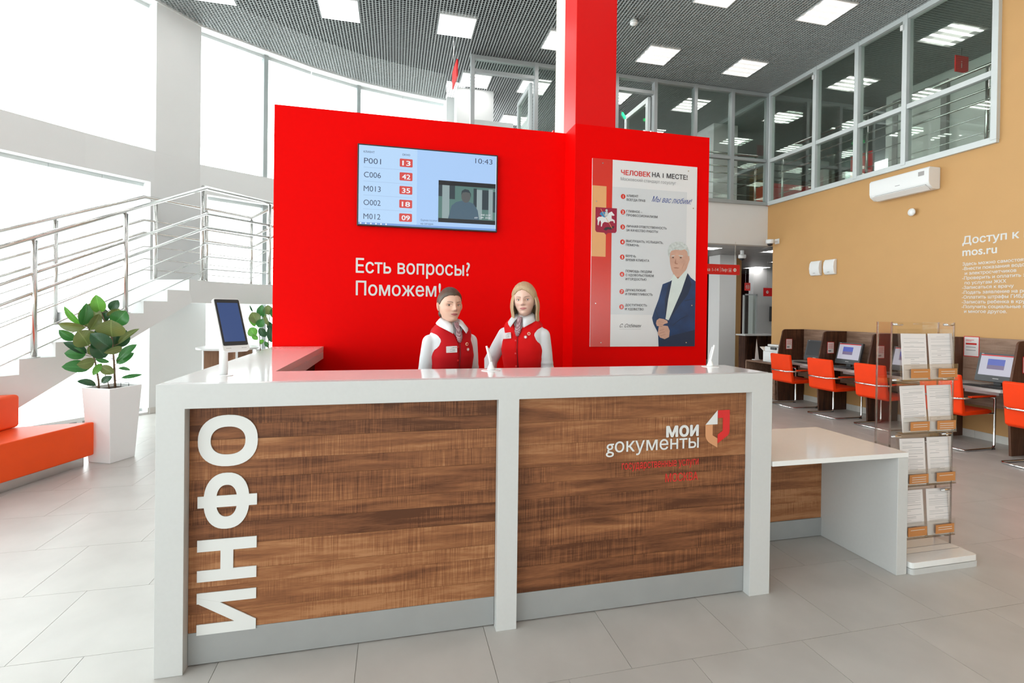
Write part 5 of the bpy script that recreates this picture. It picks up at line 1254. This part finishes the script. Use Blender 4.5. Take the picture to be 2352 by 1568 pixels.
def torso_closed(mb, infl, z0=.80, z1=1.44, n=36, m=28):
    vs = []; fs = []
    for j in range(m+1):
        z = z0+(z1-z0)*j/m; vs += [tuple(v) for v in torso_ring(z, infl, n, None)]
    for j in range(m):
        for i in range(n): fs.append((j*n+i, j*n+(i+1) % n, (j+1)*n+(i+1) % n, (j+1)*n+i))
    fs += [tuple(range(n-1, -1, -1)), tuple(range(m*n, m*n+n))]; mb.add(vs, fs)
def make_person(label, loc, yaw, hz, head_yaw, head_roll, head_x, tagn, arms, style, vmat, iris, jaw, lean=0):
    t = thing('person', label, 'person', loc, yaw)
    KZ = style['kz']; HM = Matrix.Translation((head_x, -.022, hz)) @ Matrix.Rotation(head_yaw, 4, 'Z') @ Matrix.Rotation(head_roll, 4, 'Y')
    mb = MB(); n, m = 72, 56; vs = []; fs = []
    def SZ(q): q.v = [(v[0], v[1], v[2]*KZ) for v in q.v]; return q
    for j in range(m+1):
        v = -math.cos(PI*j/m); v = max(-.998, min(.998, v))
        for i in range(n): vs.append(tuple(HM @ head_pt(2*PI*i/n if i <= n/2 else 2*PI*i/n-2*PI, v, jaw)))
    for j in range(m):
        for i in range(n): fs.append((j*n+i, j*n+(i+1) % n, (j+1)*n+(i+1) % n, (j+1)*n+i))
    fs += [tuple(range(n-1, -1, -1)), tuple(range(m*n, m*n+n))]; mb.add(vs, fs)
    for s_ in (-1, 1):   # ears
        e = MB().sphere((0, 0, 0), (.009, .019, .031), 14, 10); q = HM @ Matrix.Translation((s_*.080, .008, -.006)) @ Matrix.Rotation(s_*.5, 4, 'Z') @ Matrix.Rotation(s_*.15, 4, 'Y')
        mb.add([tuple(q @ Vector(v)) for v in e.v], e.f)
    nk = HM @ Vector((0, .018, -.055)); capsule(mb, [nk, (head_x*.6, .0, 1.455*KZ), (0, .005, 1.38*KZ)], [.050, .048, .056], 18)
    hd_mb = mb; mb = MB(); torso_closed(mb, -.013)
    for s_ in (-1, 1):
        sh, el, wr_, hd = [Vector(p) for p in arms[0 if s_ < 0 else 1]]
        capsule(mb, [sh, sh*.5+el*.5, el], [.046, .040, .034]); capsule(mb, [el, el*.55+wr_*.45, wr_], [.034, .031, .023])
        d = (hd-wr_).normalized(); sx = Vector((0, 0, 1)).cross(d); sx = sx.normalized() if sx.length > .2 else Vector((0, 1, 0)); up = d.cross(sx)
        mb.obox(wr_+d*.045, sx*.036, up*.012, d*.045); capsule(mb, [wr_, wr_+d*.03], [.023, .024])
        for k, (o_, ln) in enumerate(((-.028, .062), (-.010, .074), (.010, .070), (.027, .055))):
            b_ = wr_+d*.085+sx*o_; k1 = b_+d*ln*.5+up*-.006; capsule(mb, [b_-d*.02, k1, k1+d*ln*.42+up*-.018], [.0088, .0082, .0072], 8)
        b_ = wr_+d*.03-sx*s_*-.03; capsule(mb, [b_, b_+d*.03+sx*s_*.022, b_+d*.062+sx*s_*.03], [.011, .0098, .0085], 8)
        capsule(mb, [(s_*.085, .0, .84), (s_*.085, -.01, .48), (s_*.08, .02, .09)], [.085, .052, .036])
        capsule(mb, [(s_*.08, .03, .05), (s_*.083, -.10, .035)], [.034, .026])
    SZ(mb); hd_mb.add(mb.v, mb.f); body = remesh(hd_mb, .0042, 3); body.materials.append(MT['skin_'+tagn])
    inv = HM.inverted(); at = body.attributes.new('headco', 'FLOAT_VECTOR', 'POINT')
    import array
    co = array.array('f', [0.0])*(len(body.vertices)*3); body.vertices.foreach_get('co', co)
    r_ = [tuple(x) for x in inv]; out = array.array('f', [0.0])*len(co)
    for i in range(0, len(co), 3):
        x, y, z = co[i:i+3]
        if z > 1.43:
            out[i] = r_[0][0]*x+r_[0][1]*y+r_[0][2]*z+r_[0][3]; out[i+1] = r_[1][0]*x+r_[1][1]*y+r_[1][2]*z+r_[1][3]; out[i+2] = r_[2][0]*x+r_[2][1]*y+r_[2][2]*z+r_[2][3]
        else: out[i+1] = 1.0
    at.data.foreach_set('vector', out)
    link('body', body, t)
    # eyes
    camdir = (HM.to_3x3().inverted() @ (Matrix.Rotation(-yaw, 3, 'Z') @ (Vector((0, 0, H))-Vector(loc)-Vector((0, 0, hz)))).normalized()).normalized()
    def hl(name, mbx, mt, sm=True, par=None): return MB().add([tuple(HM @ Vector(v)) for v in mbx.v], mbx.f).build(name, mt, par or t, smooth=sm)
    for s_ in (-1, 1):
        w = .0715*math.sqrt(1-.04**2); xs_ = .031; ysf = head_pt(math.asin(xs_/w), .04, jaw).y
        c = Vector((s_*xs_, ysf+.0072, .0045)); R_ = .0120
        eo = hl('eye', MB().sphere(c, R_, 20, 14), 'eye_white')
        g = Vector((camdir.x*.8, camdir.y, camdir.z)).normalized(); q = Vector((0, 0, 1)).rotation_difference(g)
        def cap(rr, ang): 
            return MB().lathe([(rr*math.sin(a_), rr*math.cos(a_)) for a_ in [ang*(1-k/5)+.001 for k in range(6)]], c, 20, g)
        hl('iris', cap(R_+.0004, .50), iris, par=eo); hl('pupil', cap(R_+.0007, .22), 'pupil', par=eo)
        pass
        for up_, nm in ((1, 'upper_eyelid'), (-1, 'lower_eyelid')):
            vs = []; fs = []; nn, mm_ = 14, 6; rr = R_+.0014
            for j in range(mm_+1):
                for i in range(nn+1):
                    az = -1.25+2.5*i/nn; sl = .10*s_*math.sin(az)*0
                    e0 = (.36 if up_ > 0 else -.36)*math.cos(az*1.05)**.8 if abs(az*1.05) < 1.5 else 0
                    e0 += .07*s_*math.sin(az); e1 = 1.35*up_; el_ = e0+(e1-e0)*j/mm_
                    vs.append((c.x+rr*math.sin(az)*math.cos(el_), c.y-rr*math.cos(az)*math.cos(el_), c.z+rr*math.sin(el_)))
            for j in range(mm_):
                for i in range(nn):
                    q_ = (j*(nn+1)+i, j*(nn+1)+i+1, (j+1)*(nn+1)+i+1, (j+1)*(nn+1)+i); fs.append(q_ if up_ > 0 else q_[::-1])
            hl(nm, MB().add(vs, fs), 'lid_'+tagn)
            if up_ > 0: hl('lashes', MB().tube([Vector(v)+Vector((0, -.0006, 0)) for v in vs[:nn+1]], .0009, 6), 'lash')
    # clothing
    mb = MB(); torso_closed(mb, .002)
    for s_ in (-1, 1):
        sh, el, wr_, hd = [Vector(p) for p in arms[0 if s_ < 0 else 1]]
        capsule(mb, [sh, sh*.5+el*.5, el], [.051, .053, .050]); capsule(mb, [el, el*.5+wr_*.5, wr_], [.050, .044, .034])
        for k, (tt, w_) in enumerate(((.62, .055), (.80, .057), (.93, .056))): q = sh.lerp(el, tt); mb.sphere(q+Vector((s_*.003*(k-1), -.004, 0)), (w_, w_-.002, .014+.004*(k % 2)), 14, 8)
    capsule(mb, [(-.05, 0, 1.40), (.05, 0, 1.40)], [.052, .052])
    sm_ = remesh(SZ(mb), .006, 14); sm_.materials.append(MT['shirt']); link('blouse', sm_, t)
    # vest : open grid with V neck
    vs = []; fs = []; n = 64; m = 44; zv = 1.312
    for j in range(m+1):
        z = .90+(1.43-.90)*j/m
        ax_ = interp(z, [.9, 1.20, 1.26, 1.31, 1.36, 1.40, 1.43], [9, .158, .149, .142, .140, .128, .096])
        a_ = min(interp(z, TZ, TA)+.010, ax_)
        g_ = max(0.0, (z-zv))*.50; th0 = math.asin(min(.98, g_/a_)) if z > zv else 0
        vs += [tuple(v) for v in torso_ring(z, .010, n, th0, ax_)]
    for j in range(m):
        z = .90+(1.43-.90)*j/m
        for i in range(n-1): fs.append((j*n+i, j*n+i+1, (j+1)*n+i+1, (j+1)*n+i))
    o = SZ(MB().add(vs, fs)).build('vest', vmat, t, smooth=True); so = o.modifiers.new('t', 'SOLIDIFY'); so.thickness = .004; so.offset = 0
    o.data.materials.append(MT['vest_back'])
    for p in o.data.polygons:
        if sum(o.data.vertices[i].co.y for i in p.vertices)/4 > .02: p.material_index = 1
    def front(x, z, off=.012):   # point on the chest
        a_ = interp(z, TZ, TA)+.01; bf = interp(z, TZ, TBf)+off; return -bf*(max(.02, 1-(abs(x)/a_)**2.2))**.45
    SZ(MB().tube([(0.004, front(0, z, .0135), z) for z in [.92+.03*k for k in range(14)]], .0018, 6)).build('vest_seam', 'vest_back', t)
    for z in (1.275, 1.19, 1.105):
        SZ(MB().lathe([(.0065, 0), (.0065, .0025), (.004, .003)], (-.010, front(0, z, .012), z), 14, (0, -1, 0))).build('button', 'sign_red', t)
    # collar
    for s_ in (-1, 1):
        inner = []; outer = []
        for k in range(9):
            a_ = k/8; th = PI-(PI-.22)*a_     # from the nape to the front
            inner.append(Vector((head_x*.5+s_*.057*math.sin(th), -.060*math.cos(th)*(1 if k > 4 else 1)-.004, 1.462-.030*a_*a_)))
            rr = .078+.020*a_; dz = .024+.042*a_
            outer.append(Vector((head_x*.3+s_*(rr*math.sin(th*.93)+.006+.022*a_*a_), -rr*1.18*math.cos(th)-.008-.030*a_**2, 1.462-dz-.035*a_**3)))
        vs = [tuple(v) for v in inner+outer]; mid = [(a2+b2)/2+Vector((0, -.006, .008)) for a2, b2 in zip(inner, outer)]
        vs = [tuple(v) for v in inner]+[tuple(v) for v in mid]+[tuple(v) for v in outer]
        fs = [(r0*9+k, r0*9+k+1, (r0+1)*9+k+1, (r0+1)*9+k) for r0 in (0, 1) for k in range(8)]
        o = SZ(MB().add(vs, fs if s_ > 0 else [q[::-1] for q in fs])).build('collar', 'shirt', t, smooth=True); so = o.modifiers.new('t', 'SOLIDIFY'); so.thickness = .003; so.offset = 0
    # scarf tie
    prof = [(1.432, .016, -.080), (1.405, .021, -.098), (1.385, .017, -.110), (1.36, .025, -.122), (1.335, .023, -.130), (1.305, .011, -.134)]
    vs = []; fs = []
    for z, hw, y in prof:
        for i in range(7): u_ = i/6*2-1; vs.append((u_*hw+(.002 if z < 1.39 else 0), min(y, front(0, z, .006)+.004)-.010*(1-u_*u_), z))
    for j in range(len(prof)-1):
        for i in range(6): fs.append((j*7+i, (j+1)*7+i, (j+1)*7+i+1, j*7+i+1))
    o = SZ(MB().add(vs, fs)).build('scarf_tie', 'scarf', t, smooth=True); so = o.modifiers.new('t', 'SOLIDIFY'); so.thickness = .005; so.offset = -1
    # name badge and two pins
    bx_, bz = style['badge']; sgn = style.get('bw', 1)
    by = min(front(bx_-.03, bz+.01), front(bx_+.03, bz+.01), front(bx_, bz+.02))-.006
    bd = thing('x', None, None); bpy.data.objects.remove(bd)
    ang = math.atan2(front(bx_+.03, bz)-front(bx_-.03, bz), .06)
    QB = Matrix.Translation((bx_, by, bz*KZ)) @ Matrix.Rotation(ang, 4, 'Z') @ Matrix.Rotation(style.get('brot', 0), 4, 'Y')
    def bl(nm, mbx, mt, par=None): return MB().add([tuple(QB @ Vector(v)) for v in mbx.v], mbx.f).build(nm, mt, par or t)
    nb = bl('name_badge', MB().prism(rrect(-.036, -.021, .036, .021, .003), 'y', 0, .002), 'paper')
    mb = MB()
    for a0, a1, z in ((.005, .022, .012), (-.005, .022, .008), (-.012, .022, -.002), (.004, .022, -.007), (-.012, .022, -.013)): mb.box((a0, -.0006, z), (a1, 0, z+.0022))
    bl('badge_print', mb, 'print_grey', nb); bl('badge_logo', MB().prism([(.026, .008), (.031, .008), (.031, .016), (.026, .014)], 'y', -.0006, 0), 'sign_red', nb)
    for (px_, pz, r, mt) in ((*style['pins'][0], .0115, 'pin'), (*style['pins'][1], .014, 'pin_red')):
        y = front(px_, pz)-.003
        pb_ = MB().lathe([(r, 0), (r, .002), (r*.8, .003)], (px_, y, pz*KZ), 18, (.25*px_/.1, -1, .0)).build('pin_badge', mt, t)
        MB().lathe([(r*.62, .0031), (r*.55, .0036)], (px_, y, pz*KZ), 14, (.25*px_/.1, -1, 0)).build('pin_mark', 'paper' if r > .012 else 'pin_red', pb_)
    # hair
    hv = []; hf = []; huv = []
    n, m = 72, 22
    lo = style['line']
    for j in range(m+1):
        for i in range(n+1):
            th = -PI+2*PI*i/n; ath = abs(th)
            vmin = lo(th); u = j/m
            vv = vmin+(.999-vmin)*math.sin(u*PI/2)
            fl = style['vol'](th, vv)
            ed = min(1, u*5)
            p = head_pt(th, vv, 1.0, .002+fl*ed, False)
            if style.get('part') is not None and vv > .5:
                gp = math.exp(-((p.x-style['part'])/.004)**2)*(1 if p.y < .03 else 0); p.z -= .004*gp
            hv.append(tuple(HM @ p)); huv.append((th, vv, 0))
    for j in range(m):
        for i in range(n): hf.append((j*(n+1)+i, j*(n+1)+i+1, (j+1)*(n+1)+i+1, (j+1)*(n+1)+i))
    o = MB().add(hv, hf).build('hair', 'hair_'+tagn, t, smooth=True); at = o.data.attributes.new('hairuv', 'FLOAT_VECTOR', 'POINT')
    for i, q in enumerate(huv): at.data[i].vector = q
    so = o.modifiers.new('t', 'SOLIDIFY'); so.thickness = .006; so.offset = -1
    if style['kind'] == 'bun':
        mb = MB(); mb.sphere((0, 0, 0), (.036, .028, .034), 20, 14); q = HM @ Matrix.Translation((-.004, .105, -.052))
        o = MB().add([tuple(q @ Vector(v)) for v in mb.v], mb.f).build('hair_bun', 'hair_'+tagn, t, smooth=True); at = o.data.attributes.new('hairuv', 'FLOAT_VECTOR', 'POINT')
        for i, v in enumerate(mb.v): at.data[i].vector = (math.atan2(v[1], v[0])*.6, v[2]*6, 0)
    else:
        # hanging bob: from the temples round the back
        n, m = 84, 22; hv = []; hf = []; huv = []
        for j in range(m+1):
            u = j/m
            for i in range(n+1):
                a0, a1 = style['curtain']; th = a0+(a1-a0)*i/n   # measured from the back: 0 = back
                thf = PI-abs(th)
                top = head_pt(thf if th > 0 else -thf, .84, 1, -.003+style['vol'](thf, .84), False)
                zb = -.150+.012*math.cos(th)+.004*math.sin(i*1.7)
                z = top.z+(zb-top.z)*u
                rx = .089+.012*math.sin(min(1, u*1.25)*PI)+.004*u; ry = .098+.01*math.sin(u*PI)-.012*u
                x = rx*math.sin(th); y = .012+ry*math.cos(th)
                fwd = max(0, abs(th)-1.75); y -= .012*fwd*(u); x *= 1-.16*fwd*(1-u)*.6
                rip = .0022*math.sin(th*23+u*2)+.0014*math.sin(th*51)
                k = min(1, u*1.45); k = math.sin(k*PI/2); q = Vector((top.x*(1-k)+x*k, top.y*(1-k)+y*k, z)); q.x += rip*math.sin(th); q.y += rip*math.cos(th)
                hv.append(tuple(HM @ q)); huv.append((th, u*1.2, 0))
        for j in range(m):
            for i in range(n): hf.append((j*(n+1)+i, (j+1)*(n+1)+i, (j+1)*(n+1)+i+1, j*(n+1)+i+1))
        o = MB().add(hv, hf).build('hair_lengths', 'hair_'+tagn, t, smooth=True); at = o.data.attributes.new('hairuv', 'FLOAT_VECTOR', 'POINT')
        for i, q in enumerate(huv): at.data[i].vector = q
        so = o.modifiers.new('t', 'SOLIDIFY'); so.thickness = .006; so.offset = -1
        hl('earring', MB().tube([(.077+.0*math.cos(a_), -.004+.008*math.cos(a_), -.042+.008*math.sin(a_)) for a_ in [k*PI/5 for k in range(10)]], .0012, 6), 'chrome')
    # skirt and shoes
    vs = []; fs = []; n = 36
    for j, (z, a_, b2) in enumerate(((1.0, .136, .105), (.92, .165, .12), (.80, .19, .135), (.62, .185, .13), (.50, .17, .12))):
        for i in range(n): th = 2*PI*i/n; vs.append((a_*math.cos(th), b2*math.sin(th)+.01, z))
    for j in range(4):
        for i in range(n): fs.append((j*n+(i+1) % n, j*n+i, (j+1)*n+i, (j+1)*n+(i+1) % n))
    o = SZ(MB().add(vs, fs)).build('skirt', 'skirt', t, smooth=True); so = o.modifiers.new('t', 'SOLIDIFY'); so.thickness = .005
    for s_ in (-1, 1):
        mb = MB(); mb.sphere((s_*.083, -.045, .035), (.042, .115, .036), 18, 10); mb.box((s_*.083-.02, .03, 0), (s_*.083+.02, .07, .05)); mb.build('shoe', 'shoe', t, smooth=False)
    return t
def line_bun(th):
    a_ = abs(th); return interp(a_, [0, .5, .95, 1.25, 1.45, 1.75, 2.2, PI], [.60, .60, .50, .30, .06, .02, -.35, -.52])
def line_bob(th):
    # side parting at the viewer's left, fringe swept to the viewer's right
    return interp(th, [-PI, -2.2, -1.3, -1.0, -.5, -.12, .25, .6, .95, 1.2, 2.2, PI], [-.3, -.3, .1, .38, .60, .66, .60, .46, .22, .0, -.3, -.3])
person_mats('a', (.66, .40, .30), (.42, .12, .12), (.10, .05, .035), (.035, .018, .010), (.11, .062, .036))
person_mats('b', (.72, .47, .38), (.50, .17, .16), (.20, .12, .075), (.30, .18, .085), (.66, .47, .28))
armsA = [[(-.152, .005, 1.300), (-.172, .03, 1.08), (-.165, -.06, .87), (-.155, -.10, .79)], [(.152, .005, 1.300), (.178, .03, 1.08), (.175, -.07, .87), (.16, -.11, .79)]]
armsB = [[(-.148, .005, 1.305), (-.262, .02, 1.12), (-.20, -.14, .97), (-.155, -.20, .93)], [(.148, .005, 1.305), (.170, .03, 1.08), (.17, -.05, .87), (.165, -.09, .79)]]
make_person('dark-haired woman with hair tied back, red vest over white blouse, standing behind the counter', (.372, 3.38, 0), math.radians(19), 1.597, math.radians(-3), 0, -.022, 'a', armsA,
            dict(kz=1.040, kind='bun', line=line_bun, vol=lambda th, v: .006+.006*max(0, v), part=.0, badge=(-.058, 1.262), pins=((.058, 1.292), (.064, 1.258)), brot=-.03), 'vest_a', 'iris_a', .94)
make_person('blonde woman with a shoulder-length bob, scarlet vest over white blouse, standing behind the counter', (.905, 3.46, 0), math.radians(-34), 1.643, math.radians(12), math.radians(-3), .012, 'b', armsB,
            dict(kz=1.068, kind='bob', line=line_bob, vol=lambda th, v: .014+.008*max(0, v), part=-.018, curtain=(-2.30, 2.05), badge=(-.078, 1.305), pins=((.080, 1.322), (.060, 1.300)), brot=-.12), 'vest_b', 'iris_b', .88)
